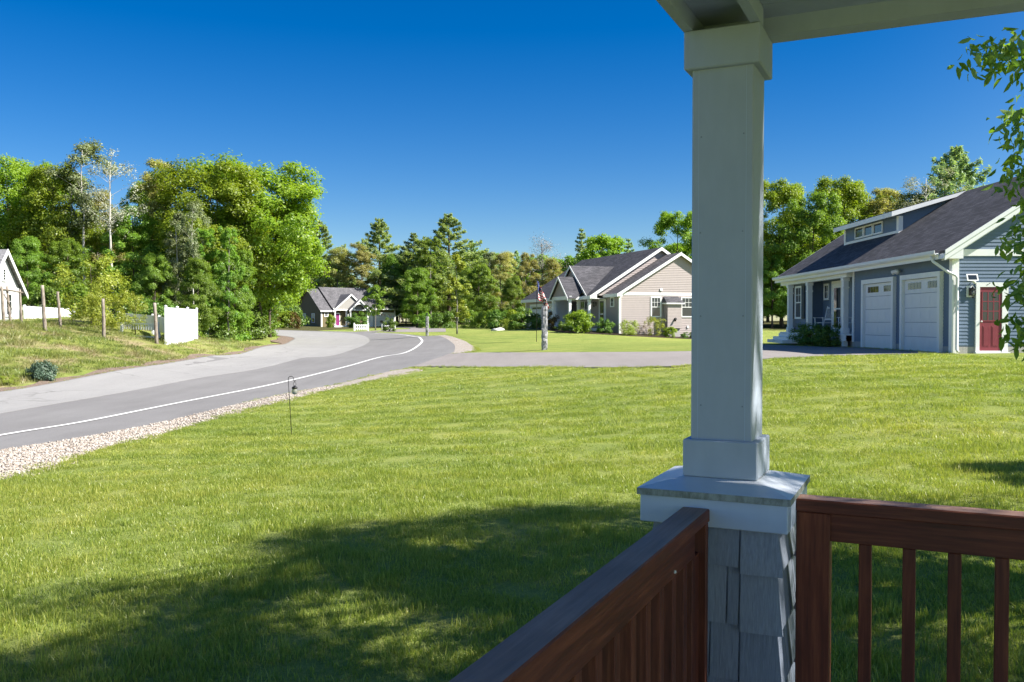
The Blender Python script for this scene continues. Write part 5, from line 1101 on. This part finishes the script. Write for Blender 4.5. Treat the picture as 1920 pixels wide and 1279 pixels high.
# planting along the greige house
def hp(o, x, y): p = o.matrix_basis @ Vector((x, y, 0)); return (p.x, p.y, Zg(p.x, p.y))
gh.matrix_basis = Matrix.Translation(gh.location) @ Euler(gh.rotation_euler).to_matrix().to_4x4()
for k, name, lb, x, y, h, wd in [
    ('shrub_bright', 'rhododendron', 'big bright green rhododendron before the greige porch post', -3.0, .9, 1.75, 1.0), ('shrub_green', 'shrub', 'dark green shrub between the rhododendron and the round golden bush', -1.3, .1, 1.15, 1.0),
    ('shrub_lime', 'box_bush', 'round golden green bush at the greige wall corner', .2, -1.1, 1.35, .95), ('shrub_dry', 'shrub', 'brown twiggy shrub between the golden bush and the wispy yellow one', 1.45, -1.0, 1.1, 1.0),
    ('shrub_wispy', 'forsythia', 'wispy yellow green bush against the greige gable wall', 2.5, -1.1, 1.75, .95), ('shrub_bright', 'hydrangea', 'low bright leafy plant under the bay of the greige house', 3.75, -1.3, .85, 1.0),
    ('shrub_green', 'shrub', 'small low shrub at the foot of the greige bay base', 5.0, -1.5, .5, 1.1), ('shrub_green', 'shrub', 'small dark shrub by the downpipe right of the greige bay', 5.9, -1.4, .75, .9),
    ('shrub_red', 'shrub', 'reddish plant just right of the granite lamp post, at the greige porch', -3.6, 5.2, 1.5, .8), ('shrub_green', 'shrub', 'low shrub at the foot of the greige porch', -3.5, 3.3, .75, 1.1), ('shrub_green', 'shrub', 'second low shrub at the foot of the greige porch, nearer the rhododendron', -3.4, 2.2, .65, 1.1),
    ('shrub_green', 'shrub', 'large dark round shrub before the greige garage door', -3.6, 12.2, 1.9, 1.25), ('shrub_lime', 'shrub', 'yellow green shrub at the left end of the greige garage', -3.4, 15.8, 1.3, 1.2), ('shrub_green', 'shrub', 'low green shrub left of the greige porch gable', -3.3, 8.8, .9, 1.0)]:
    tree(k, name, lb, 'shrub', 0, 0, None, h, wd, None, 'planting beds of the greige house', hp(gh, x, y))
bed = [hp(gh, x, y)[:2] for x, y in [(-4.4, 15.5), (-4.3, 7), (-4.2, 1.2), (-2.4, -.6), (-.2, -1.9), (3, -2.0), (7, -2.2), (7, -.05), (0, -.05), (-.1, 2.2), (-2.9, 2.3), (-3.0, 10.1), (-1.4, 10.2)]]
o, _ = sheet('mulch_bed', bed, 'mulch', .03, .6); tag(o, kind='structure')
# hedge before the blue porch
for i, (yy, lb) in enumerate([(36.0, 'dark green hedge shrub nearest the porch pier of the blue house'), (37.2, 'dark green hedge shrub, second from the porch pier'), (38.4, 'dark green hedge shrub, third from the porch pier'), (39.5, 'dark green hedge shrub next to the blue porch steps')]):
    tree('shrub_green', 'hedge_shrub', lb, 'shrub', 0, 0, None, .88, 1.15, None, 'hedge before the blue porch', (12.9, yy, BZ + .0))
tree('shrub_green', 'shrub', 'dark shrub at the far corner of the blue porch', 'shrub', 0, 0, None, 1.0, 1.1, None, None, (12.4, 47.5, BZ))
# grey green juniper-like clumps at the road bank
proto('clump', broadleaf(31, .8, .05, .95, 26, 4200, .10, 'leaf_bluegrass', shape=(1, 1, .85, .5), r0=.02, cr=(.22, .34), top=.5), .8)
S('clump', 'low_bush', 'low grey green bush on the bank near the road edge', 77, 33.0, .62, .78, 'bush'); S('shrub_lime', 'low_bush', 'small tuft of green growing at the road edge at far left', 14, 31.2, .42, 1.2, 'bush')
# the wood behind: too many trunks to count, one mass
rw = np.random.default_rng(77); Vs = []; Fs = []; off = 0
keys = ['maple_c', 'green_a', 'tall_a', 'olive_a', 'olive_b', 'pine_b', 'maple_b', 'pine_a']
bymat = {}
for i in range(150):
    u = rw.uniform(0, 1)
    if u < .34: px = rw.uniform(-120, 455); y = rw.uniform(82, 125); tp = rw.uniform(385, 470)
    elif u < .74: px = rw.uniform(560, 1120); y = rw.uniform(176, 235); tp = rw.uniform(468, 520)
    else: px = rw.uniform(1120, 2050); y = rw.uniform(100, 150); tp = rw.uniform(420, 500)
    if px > 455 and px < 640: y = rw.uniform(184, 225)
    k = keys[int(rw.integers(0, len(keys)))]; tm, cm, H = PROTO[k]; g = gpos(px, y); s = (at(px, tp, y).z - g.z) / H; a = rw.uniform(0, 6.28); wd = s * rw.uniform(.9, 1.3)
    for me, frac, gr in ((cm, .42, 1.5), (tm, 1.0, 1.0)):
        n = len(me.vertices); co = np.empty(n * 3, np.float32); me.vertices.foreach_get('co', co); co = co.reshape(-1, 3)
        mat = me.materials[0].name
        if me is cm:
            q = co.reshape(-1, 4, 3); q = q[rw.uniform(0, 1, len(q)) < frac]; c = q.mean(1, keepdims=True); co = (c + (q - c) * gr).reshape(-1, 3); fq = np.arange(len(co)).reshape(-1, 4)
        else:
            fq = np.array([list(p.vertices) for p in me.polygons if len(p.vertices) == 4], int)
        P_ = np.c_[(co[:, 0] * math.cos(a) - co[:, 1] * math.sin(a)) * wd + g.x, (co[:, 0] * math.sin(a) + co[:, 1] * math.cos(a)) * wd + g.y, co[:, 2] * s + g.z]
        bymat.setdefault(mat, [[], [], 0]); e = bymat[mat]; e[0].append(P_); e[1].append(fq + e[2]); e[2] += len(P_)
mats_ = list(bymat); Vall = []; Fall = []; mi = []; off = 0
for j, mt in enumerate(mats_):
    V = np.concatenate(bymat[mt][0]); Fq = np.concatenate(bymat[mt][1]); Vall.append(V); Fall.append(Fq + off); mi.append(np.full(len(Fq), j)); off += len(V)
wood = np_obj('woodland', np.concatenate(Vall), np.concatenate(Fall), mats_[0])
for mt in mats_[1:]: wood.data.materials.append(M[mt])
wood.data.polygons.foreach_set('material_index', np.concatenate(mi).astype(np.int32)); tag(wood, 'dense mixed wood of dark pines and green trees closing the view', 'wood', kind='stuff')

# ------------------------------------------------------------------ the tree beside the porch: shades lawn and column, branches reach into view
def near_tree(bx, by, label, seed, sprays, zlo, zhi, ncl, rr_):
    r = np.random.default_rng(seed); gz = Zg(bx, by); t = thing('shade_tree', label, 'tree', (bx, by, gz))
    trunk = np.array([(0, 0, -.1), (.05, 0, 1.2), (0, .08, 2.6), (-.05, .1, 4.2), (.05, .0, 6.2), (0, 0, 8.2)]); m = MB(); m.tube(trunk, [.19, .16, .135, .11, .07, .02], 10)
    ends = []
    def limb(b0, tip, r0, sag=.0, k=5):
        b0 = np.array(b0); tip = np.array(tip); pts = []
        for i in range(k + 1):
            f = i / k; p = b0 + (tip - b0) * f + np.array([0, 0, .22 * np.linalg.norm(tip - b0) * math.sin(math.pi * f) * (1 - sag)]) + (r.normal(0, .035, 3) if 0 < i < k else 0); pts.append(p)
        m.tube(pts, [r0 * (1 - .85 * i / k) for i in range(k + 1)], 5, False); return pts
    def tz(z): return np.array([np.interp(z, trunk[:, 2], trunk[:, j]) for j in range(3)])
    clusters = []
    # free crown: lopsided ball over the lawn
    for i in range(ncl):
        a = r.uniform(0, 6.28); f = r.uniform(0, 1); aim = sprays and i % 5 < 3; R = np.interp(f, [0, .3, .7, 1], [2.7, 3.5, 3.0, 1.2]) * rr_ * math.sqrt(r.uniform(.1, 1)); z = zlo + (zhi - zlo) * f
        tip = np.array([R * math.cos(a) - .2, R * math.sin(a) * .95, z])
        if aim:   # extra clusters placed so their shadow falls on the open lawn
            q0, q1 = r.uniform(-4, 2.4), r.uniform(4.6, 10.2); h_ = r.uniform(3.4, 8.4); tip = np.array([q0 + 1.036 * h_ - bx, q1 - .278 * h_ - by, h_ - gz + .1])
            if math.hypot(tip[0], tip[1]) > 4.4: continue
        X, Y = tip[0] + bx, tip[1] + by
        # keep the air in front of the blue house open, as in the photograph
        lim = .573 * Y + .75
        if X < lim and tip[2] + gz < EYE + .37 * Y + 1.1: continue
        # crown shaped by its shadow: lawn on the left kept sunlit, gaps for sun patches
        hz = tip[2] + gz - .1; gx_, gy_ = X - 1.036 * hz, Y + .278 * hz
        if gy_ > np.interp(gx_, [-5, -3.8, -2.6, -1.5, 1.5, 4], [5.3, 6.5, 8.2, 9.4, 10.2, 10.4]) - .35: continue
        if any(math.hypot((gx_ - hx_) * .8, gy_ - hy_) < hr_ for hx_, hy_, hr_ in ((-2.9, 6.0, .58), (-1.25, 6.5, .56), (-.6, 8.2, .54), (-2.2, 7.4, .54), (-.45, 5.5, .52), (.6, 7.2, .42), (1.1, 9.0, .36))): continue
        tt = (X - 2.85) / .706  # slot left in the crown so sun reaches the drooping sprays
        if tt > .2 and abs(Y - (4.85 - .189 * tt)) < .30 and -.2 < tip[2] + gz - (1.9 + .68 * tt) < 2.3: continue
        limb(tz(max(1.5, z - .45 * R - .3)), tip, .045, 0, 4); clusters.append((tip, .60, 520))
    def spray(px, py, d, n, rad): 
        p = at(px, py, d); clusters.append((np.array([p.x - bx, p.y - by, p.z - gz]), rad, n)); return clusters[-1][0]
    for path in () if not sprays else ([(1995, 140, 5.2), (1940, 95, 5.0), (1890, 90, 4.9), (1848, 105, 4.85)], [(2000, 240, 5.0), (1945, 215, 4.9), (1905, 235, 4.85)], [(2000, 300, 5.0), (1950, 300, 4.9), (1918, 330, 4.85)], [(2000, 380, 5.0), (1960, 410, 4.9), (1925, 450, 4.85)], [(2010, 490, 4.9), (1960, 512, 4.85), (1908, 545, 4.8)], [(2010, 590, 4.9), (1965, 606, 4.8), (1922, 620, 4.75)]):
        pts = [at(*q) for q in path]; pts = [np.array([p.x - bx, p.y - by, p.z - gz]) for p in pts]
        b0 = tz(max(1.7, min(5, pts[0][2] - .2))); lp = limb(b0, pts[0], .03, 0, 5); m.tube([lp[-1]] + pts, [.008] + [.006, .004, .003][:len(pts) - 1] + [.002], 4, False)
        for i, p in enumerate(pts[1:]): clusters.append((p, .16 if i else .22, 44 if i else 62))
        for q0, q1 in zip(pts[:-1], pts[1:]):
            for f in (.3, .65): clusters.append((q0 + (q1 - q0) * f, .15, 24))
    tr = bpy.data.meshes.new('trunk'); tr.from_pydata(m.v, [], m.f); tr.materials.append(M['bark_brown']); tr.polygons.foreach_set('use_smooth', [True] * len(m.f)); link(bpy.data.objects.new('trunk', tr), t)
    # real leaf blades: midrib of four points, folded, drooping
    C_ = []; 
    for c, rad, n in clusters:
        d = unit(r.normal(size=(n, 3))) * rad * r.uniform(.1, 1, (n, 1)) ** .5; C_.append(c + d * np.array([1, 1, .85]))
    c = np.concatenate(C_); n = len(c); ax = unit(np.c_[r.normal(0, .7, (n, 2)), -.75 + r.normal(0, .4, n)]); sd = unit(np.cross(ax, r.normal(size=(n, 3)))); up = np.cross(sd, ax)
    L = r.uniform(.045, .088, (n, 1)); Wd = L * .40; V = np.zeros((n, 8, 3))
    prof = [(0, 0), (.28, .78), (.55, 1.0), (.82, .55), (1, 0)]
    curl = lambda s: up * (-.22 * L * s * s)
    V[:, 0] = c
    V[:, 1] = c + ax * L * .30 + sd * Wd * .5 * .85 + up * Wd * .18 + curl(.3); V[:, 2] = c + ax * L * .30 - sd * Wd * .5 * .85 + up * Wd * .18 + curl(.3); V[:, 3] = c + ax * L * .32 + curl(.3)
    V[:, 4] = c + ax * L * .66 + sd * Wd * .5 * .8 + up * Wd * .16 + curl(.66); V[:, 5] = c + ax * L * .66 - sd * Wd * .5 * .8 + up * Wd * .16 + curl(.66); V[:, 6] = c + ax * L * .68 + curl(.68)
    V[:, 7] = c + ax * L + curl(1)
    fq = np.array([(0, 1, 3, 3), (0, 3, 2, 2), (1, 4, 6, 3), (3, 6, 5, 2), (4, 7, 6, 6), (6, 7, 5, 5)]); idx = (np.arange(n) * 8)[:, None, None] + fq[None]
    # triangles for the tip and base, quads between
    tri = np.array([(0, 1, 3), (0, 3, 2), (1, 4, 6), (1, 6, 3), (3, 6, 5), (3, 5, 2), (4, 7, 6), (6, 7, 5)])
    np_obj('crown', V.reshape(-1, 3), ((np.arange(n) * 8)[:, None, None] + tri[None]).reshape(-1, 3), 'leaf_near', t)
near_tree(7.0, 5.9, 'leafy tree beside the porch with drooping sprays of toothed green leaves', 42, True, 2.9, 10.6, 520, 1.22)
near_tree(7.6, 2.0, 'second leafy tree, out of view, added to shade the porch column', 43, False, 2.6, 9.6, 125, 1.0)  # unseen tree added to keep the sun off the column
tree('maple_c', 'broadleaf_tree', 'small tree out on the right lawn', 'tree', 0, 0, None, 6.0, .9, 1.0, None, (12.2, 9.3, Zg(12.2, 9.3)))

# ------------------------------------------------------------------ small things
# shepherd's hook with a hanging lantern
hx = gpos(546, 17.9); hk = thing('shepherd_hook', 'thin black shepherd hook leaning in the lawn by the gravel', 'garden hook', hx)
m = MB(); top = Vector((-.065, 0, 1.13)); pts = [(0, 0, -.05), tuple(top * .5), tuple(top)]
m.tube(pts, .0075, 6); arc_ = [top] + [top + Vector((.055 - .055 * math.cos(a), 0, .055 * math.sin(a))) for a in np.linspace(.3, math.pi, 7)] + [top + Vector((.112, 0, -.03)), top + Vector((.125, 0, -.055)), top + Vector((.14, 0, -.045)), top + Vector((.143, 0, -.02))]
m.tube(arc_, .0065, 6); m.build('rod', 'black_iron', hk)
lt = thing('hanging_lantern', 'small dark lantern with clear glass hanging from the shepherd hook', 'lantern', hx + top + Vector((.128, 0, -.06)))
m = MB(); n = 8; m.tube([(.03 * math.sin(a), 0, -.04 + .035 * math.cos(a)) for a in np.linspace(0, 6.28, 13)], .004, 4); m.tube([(0, 0, -.075), (0, 0, -.10), (0, 0, -.125), (0, 0, -.135)], [.012, .05, .062, .05], 12); m.build('cap', 'black_iron', lt)
m = MB(); m.tube([(0, 0, -.136), (0, 0, -.19), (0, 0, -.235), (0, 0, -.25)], [.045, .055, .045, .02], 12); m.build('glass_jar', 'lantern_glass', lt)
# granite lamp posts
def granite_post(label, loc, h, s, seed, lamp=.42):
    r = np.random.default_rng(seed); t = thing('lamp_post', label, 'lamp post', loc); m = MB(); k = 26; q = 14; vs = []; fs = []
    for i in range(k + 1):
        for j in range(q):
            a = 2 * math.pi * (j + .5) / q; ca, sa = math.cos(a), math.sin(a); e = s / 2 / max(abs(ca), abs(sa)); e = min(e, s * .62); e *= 1 + r.normal(0, .10)
            vs.append((ca * e, sa * e, -.1 + (h + .1) * i / k + (r.normal(0, .016) if 0 < i < k else 0)))
    for i in range(k):
        for j in range(q): fs.append((i * q + j, i * q + (j + 1) % q, (i + 1) * q + (j + 1) % q, (i + 1) * q + j))
    fs.append(tuple(range(k * q, k * q + q))); m.add(vs, fs); m.build('post', 'granite', t)
    z = h; f = lamp; m = MB(); m.tube([(0, 0, z - .01), (0, 0, z + .04 * f)], .12 * f, 8); m.tube([(0, 0, z + .04 * f), (0, 0, z + .18 * f)], .05 * f, 6)
    for a in range(4):
        c, s_ = math.cos(a * 1.57 + .785), math.sin(a * 1.57 + .785); m.tube([(.14 * f * c, .14 * f * s_, z + .2 * f), (.2 * f * c, .2 * f * s_, z + .62 * f)], .022 * f, 4)
    m.tube([(0, 0, z + .17 * f), (0, 0, z + .21 * f)], [.1 * f, .17 * f], 8); m.tube([(0, 0, z + .61 * f), (0, 0, z + .80 * f), (0, 0, z + .88 * f), (0, 0, z + 1.0 * f)], [.27 * f, .10 * f, .03 * f, .02 * f], 8); l_ = m.build('lantern', 'black_iron', t)
    m = MB(); m.tube([(0, 0, z + .21 * f), (0, 0, z + .61 * f)], [.12 * f, .17 * f], 4); m.build('lantern_glass', 'lantern_glass', l_); return t
granite_post('rough split granite lamp post with small black lantern on the lawn beyond the driveway', gpos(1021, 43.3), 2.12, .27, 3)
granite_post('pale granite lamp post far off, right of the road bend', gpos(801, 92), 2.0, .30, 7)
# flag pole with hanging flag
fp = gpos(1006, 62); fo = thing('flag_pole', 'thin dark flag pole on the lawn left of the granite lamp post', 'flag pole', fp)
ht = at(1008, 524, 62).z - fp.z; m = MB(); m.tube([(0, 0, -.1), (.02, 0, ht)], [.022, .016], 6); m.sphere((.02, 0, ht + .03), .035, 8, 6); m.build('pole', 'black_iron', fo)
def flag(label, loc, w_, h_, seed, lean):
    t = thing('flag', label, 'flag', loc); n = 13; cols = 14
    def P(u, v):   # u along the fly, v down the hoist; cloth hangs slack and folded from its hoist edge
        x = lean * (.18 * w_ * u + v * .40 * h_ * u ** .5) + .05 * w_ * math.sin(u * 15 + v * 3); y = .055 * w_ * math.sin(u * 21 + v * 2.0) + .03 * u; z = -v * h_ - u * w_ * .42 * (1 - .12 * v); return (x, y, z)
    for nm, mat in (('red_stripes', 'flag_red'), ('white_stripes', 'flag_white'), ('canton', 'flag_blue')):
        m = MB()
        for i in range(n):
            for j in range(cols):
                u0, u1 = j / cols, (j + 1) / cols; v0, v1 = i / n, (i + 1) / n; can = i < 7 and j < 6
                kind = 'canton' if can else ('red_stripes' if i % 2 == 0 else 'white_stripes')
                if kind == nm: m.add([P(u0, v0), P(u1, v0), P(u1, v1), P(u0, v1)], [(0, 1, 2, 3)])
        o = m.build(nm, mat, t); sm_ = o.modifiers.new('thickness', 'SOLIDIFY'); sm_.thickness = .004
    m = MB(); r = random.Random(seed)
    for i in range(5):
        for j in range(6):
            u = (j + .5) / 6 * 6 / cols; v = (i + .5) / 5 * 7 / n; p = P(u, v); m.sphere((p[0], p[1] - .006, p[2]), .012, 5, 4)
    m.build('stars', 'flag_white', t); return t
flag('striped flag with blue star field hanging slack on the dark pole', fp + Vector((.03, 0, ht - .10)), 2.1, 1.25, 1, 1.0)
w2 = at(1, 1, 1); fq_ = at(752, 588, 152); flag('small red and white striped flag beside the olive house garage', (fq_.x, fq_.y, fq_.z), 1.6, 1.0, 2, .6)
# it hangs from a short wall pole on the olive house
m = MB(); m.tube([(fq_.x - 1.0, fq_.y + 1.4, fq_.z - .5), (fq_.x, fq_.y, fq_.z + .05)], .03, 6); o = m.build('flag_staff', 'white_trim'); tag(o, 'short white staff slanting from the olive house wall', 'flag staff')
# white panel fence
A = gpos(311, 50.0); B = gpos(369, 60.0); fx = (B - A); fx.z = 0; Lf = fx.length; ux = fx.normalized(); nn = Vector((-ux.y, ux.x, 0))
wf = thing('panel_fence', 'tall solid white vinyl fence panel standing alone on the grass bank', 'fence', (A.x, A.y, 0)); zA, zB = at(311, 577, 50.0).z, at(369, 581, 60.0).z
def zt_(s): return zA + (zB - zA) * s / Lf
for k in range(4):
    s = Lf * k / 3; p = ux * s; g = Zg(A.x + p.x, A.y + p.y); m = MB(); m.obox((p.x, p.y, 0), ux, nn, ZA, (-.065, -.065, g - .2), (.065, .065, zt_(s) + .06), .008); m.tube([(p.x, p.y, zt_(s) + .06), (p.x, p.y, zt_(s) + .09), (p.x, p.y, zt_(s) + .15)], [.11, .11, .01], 4); m.build('post', 'white_vinyl', wf)
for k in range(3):
    s0, s1 = Lf * k / 3 + .066, Lf * (k + 1) / 3 - .066; m = MB(); nb = 16
    for j in range(nb):
        a = s0 + (s1 - s0) * j / nb; c = s0 + (s1 - s0) * (j + 1) / nb - .008; pa = A + ux * a; m.obox((0, 0, 0), ux, nn, ZA, (a, -.014, Zg(pa.x, pa.y) + .04), (c, .014, zt_((a + c) / 2) - .05))
    for zz_, th in ((-.06, .1), (None, .12)):
        pa, pb = ux * s0, ux * s1
        za_, zb_ = (zt_(s0) - .08, zt_(s1) - .08) if zz_ is not None else (Zg(A.x + pa.x, A.y + pa.y) + .0, Zg(A.x + pb.x, A.y + pb.y) + .0)
        m.prism([pa - nn * .03 + ZA * za_, pb - nn * .03 + ZA * zb_, pb - nn * .03 + ZA * (zb_ + th), pa - nn * .03 + ZA * (za_ + th)], nn * .06)
    m.build('panel', 'white_vinyl', wf)
# log posts on the bank
def log_post(label, px, y, ptop, lean, r0, group='log posts on the bank', gz=None):
    g = gpos(px, y); h = at(px, ptop, y).z - g.z; t = thing('log_post', label, 'post', g, 0, group); m = MB(); rr = random.Random(int(px))
    m.tube([(lean * f * h + rr.uniform(-.012, .012), rr.uniform(-.012, .012), -.15 + (h + .15) * f) for f in (0, .2, .45, .7, .9, 1)], [r0 * 1.18, r0 * 1.08, r0, r0 * .97, r0 * .94, r0 * .92], 9); 
    m.tube([(lean * h * .55, -.9 * r0, h * .55), (lean * h * .55 + .03, -1.35 * r0, h * .57)], [.03, .02], 5); m.build('log', 'log_bark', t); return t
log_post('grey leaning log post, tallest, between cottage and small tree', 85, 44.0, 535, -.06, .085)
log_post('short leaning log post with a broken limb behind the tallest one', 114, 49, 547, -.08, .075)
log_post('straight grey log post in front of the wide yellow green tree', 195, 46.0, 560, -.02, .085)
log_post('knobbly log post standing just left of the white panel fence', 294, 48.5, 568, -.05, .095)
log_post('thin weathered post before the cottage, leftmost of three', 8, 48.5, 537, -.06, .07); log_post('thin weathered post before the cottage, middle of three', 20, 49.5, 537, -.09, .065); log_post('thin weathered post before the cottage, rightmost of three', 41, 50, 543, -.05, .065)
rl = thing('pole_rail', 'weathered crosspiece tied between the posts before the cottage', 'rail', at(5, 545, 48.8)); m = MB(); p0 = at(-14, 540, 48.6) - rl.location; p1 = at(43, 549, 50.1) - rl.location; m.tube([p0, (p0 + p1) / 2 + Vector((0, 0, .04)), p1], .045, 6); m.tube([at(8, 552, 48.5) - rl.location, at(22, 580, 49.4) - rl.location], .03, 5); m.build('pole', 'log_bark', rl)
# white low fences near the cottage
def low_fence(name, label, p0, p1, h0, h1, base=.5, bars=False):
    t = thing(name, label, 'fence', (p0.x, p0.y, 0)); d = p1 - p0; d.z = 0; L = d.length; u = d.normalized(); nv = Vector((-u.y, u.x, 0)); k = max(1, int(L / 2.2))
    for i in range(k + 1):
        s = L * i / k; zz_ = p0.z + (p1.z - p0.z) * s / L; m = MB(); m.obox(u * s, u, nv, ZA, (-.06, -.06, zz_ - h0 - base), (.06, .06, zz_ + .08), .006); m.build('post', 'white_vinyl', t)
    for i in range(k):
        s0, s1 = L * i / k + .061, L * (i + 1) / k - .061; z0 = p0.z + (p1.z - p0.z) * s0 / L; z1 = p0.z + (p1.z - p0.z) * s1 / L; m = MB()
        if bars:
            for q in (0, -.75): m.prism([u * s0 - nv * .02 + ZA * (z0 + q), u * s1 - nv * .02 + ZA * (z1 + q), u * s1 - nv * .02 + ZA * (z1 + q - .09), u * s0 - nv * .02 + ZA * (z0 + q - .09)], nv * .04)
            for j in range(14): s = s0 + (s1 - s0) * (j + .5) / 14; z = z0 + (z1 - z0) * (j + .5) / 14; m.obox(u * s, u, nv, ZA, (-.03, -.012, z - h0 + .05), (.03, .012, z - .02))
        else: m.prism([u * s0 - nv * .015 + ZA * z0, u * s1 - nv * .015 + ZA * z1, u * s1 - nv * .015 + ZA * (z1 - h0), u * s0 - nv * .015 + ZA * (z0 - h0)], nv * .03)
        m.build('panel', 'white_vinyl', t)
    return t
low_fence('panel_fence', 'low white solid fence running from the cottage behind the log posts', at(46, 574, 55), at(138, 579, 57), .75, .75, .4)
low_fence('panel_fence', 'white sloping fence behind the bright sapling', at(222, 586, 58), at(287, 592, 56), .9, .9, .5); low_fence('panel_fence', 'shaded white fence end between the knobbly post and the tall panel', at(286, 591, 56), at(312, 596, 51), .9, .9, .4)
low_fence('picket_fence', 'short row of white pickets below the sloping white fence', at(228, 604, 53), at(296, 607, 52), .45, .45, .2, True)
# utility boxes right of the panel fence
g = gpos(376, 66); t = thing('utility_box', 'grey utility cabinet right of the white panel fence', 'utility box', g); zt = at(376, 612, 66).z - g.z; m = MB(); m.box((-.2, -.3, -.1), (.22, .3, zt), .02); m.build('cabinet', 'ac_grey', t); m = MB(); m.box((-.23, -.33, zt + .001), (.25, .33, zt + .05), .012); m.build('lid', 'ac_grey', t)
g = gpos(382, 67.5); t = thing('utility_box', 'dark green transformer box behind the grey utility cabinet', 'utility box', g); m = MB(); m.box((-.28, -.3, -.1), (.28, .3, at(382, 612, 67.5).z - g.z), .03); m.box((-.24, -.315, .1), (.24, -.301, .45), .01); m.build('cabinet', 'utility_green', t)
# picket sections in front of the olive house
def picket(label, px0, px1, y, top, bottom, n):
    p0, p1 = at(px0, top, y), at(px1, top, y + 1.0); h = p0.z - at(px0, bottom, y).z; t = thing('picket_fence', label, 'fence', (p0.x, p0.y, p0.z - h)); d = p1 - p0; d.z = 0; L = d.length; u = d.normalized(); nv = Vector((-u.y, u.x, 0))
    for s in (0, L): m = MB(); m.obox(u * s, u, nv, ZA, (-.09, -.09, -.3), (.09, .09, h + .1), .01); m.tube([u * s + ZA * (h + .1), u * s + ZA * (h + .18)], [.13, .02], 4); m.build('post', 'white_vinyl', t)
    m = MB()
    for z in (.3, h * .8): m.obox((0, 0, z), u, nv, ZA, (.091, -.03, 0), (L - .091, .03, .12))
    m.build('rail', 'white_vinyl', t); m = MB()
    for j in range(n): s = L * (j + .75) / (n + .5); w_ = .055; m.prism([u * (s - w_) - nv * .05 + ZA * .12, u * (s + w_) - nv * .05 + ZA * .12, u * (s + w_) - nv * .05 + ZA * (h * .93), u * s - nv * .05 + ZA * (h * 1.0), u * (s - w_) - nv * .05 + ZA * (h * .93)], nv * .018)
    m.build('pickets', 'white_vinyl', t); return t
picket('white picket fence section in front of the olive house porch', 664, 690, 116, 608, 621, 7); picket('white picket fence section right of the street tree before the olive garage', 721, 740, 115, 609, 622, 4)
g = gpos(716, 117); t = thing('mailbox', 'dark mailbox on a post between the white picket sections', 'mailbox', g); m = MB(); m.tube([(0, 0, -.1), (0, 0, 1.05)], .06, 6); m.build('post', 'ac_grey', t); m = MB(); m.prism([(-.2, -.35, 1.051), (.2, -.35, 1.051), (.2, -.35, 1.25), (.12, -.35, 1.36), (-.12, -.35, 1.36), (-.2, -.35, 1.25)], (0, .7, 0)); m.build('box', 'black_iron', t)
# boulder on the far lawn
g = gpos(935, 92); t = thing('boulder', 'white boulder on the far lawn left of the greige garage', 'boulder', g); rr = np.random.default_rng(8); m = MB(); m.sphere((0, 0, .12), .62, 12, 8, .55); m.v = [(v[0] * (1.2 + .12 * math.sin(v[1] * 5 + v[2] * 7)), v[1] + .08 * math.sin(v[0] * 6), v[2] + .05 * math.sin(v[0] * 7 + v[1] * 4)) for v in m.v]; m.build('stone', 'stone_white', t)
# rocking chairs on the blue porch
def rocker(label, x, y, z, rz):
    t = thing('rocking_chair', label, 'chair', (x, y, z), rz, 'rocking chairs on the blue porch'); m = MB()
    for s in (-.26, .26): m.tube([(s, -.42, .10), (s, -.2, .03), (s, .05, .02), (s, .3, .06), (s, .5, .15)], .02, 6)
    m.build('rockers', 'white_vinyl', t); m = MB()
    for s in (-.26, .26): m.tube([(s, -.22, .03), (s, -.24, .64)], .02, 6)
    m.build('front_legs', 'white_vinyl', t); m = MB()
    for s in (-.26, .26): m.tube([(s, .2, .04), (s, .24, .42), (s, .42, 1.12)], .02, 6); m.sphere((s, .43, 1.14), .03, 6, 5)
    m.build('back_posts', 'white_vinyl', t); m = MB()
    for k in range(9): m.box((-.255, -.24 + .055 * k, .42), (.255, -.195 + .055 * k, .445))
    m.build('seat', 'white_vinyl', t); m = MB()
    for z in (.55, 1.05): m.obox((0, .24 + (z - .42) * .257, z), (1, 0, 0), (0, .97, -.25), (0, .25, .97), (-.25, -.012, 0), (.25, .012, .07))
    for k in range(7): x_ = -.21 + .07 * k; m.tube([(x_, .275, .6), (x_, .405, 1.08)], .012, 5)
    m.build('backrest', 'white_vinyl', t); m = MB()
    for s in (-.28, .28): m.obox((s, 0, .64), (1, 0, 0), (0, 1, 0), (0, 0, 1), (-.04, -.3, 0), (.04, .33, .025))
    m.build('armrests', 'white_vinyl', t)
rocker('white rocking chair beside the entry door of the blue house', 13.55, 38.9, BZ + .5, -1.57 + .35); rocker('white rocking chair half hidden behind the near porch post', 13.55, 36.3, BZ + .5, -1.57 - .2)
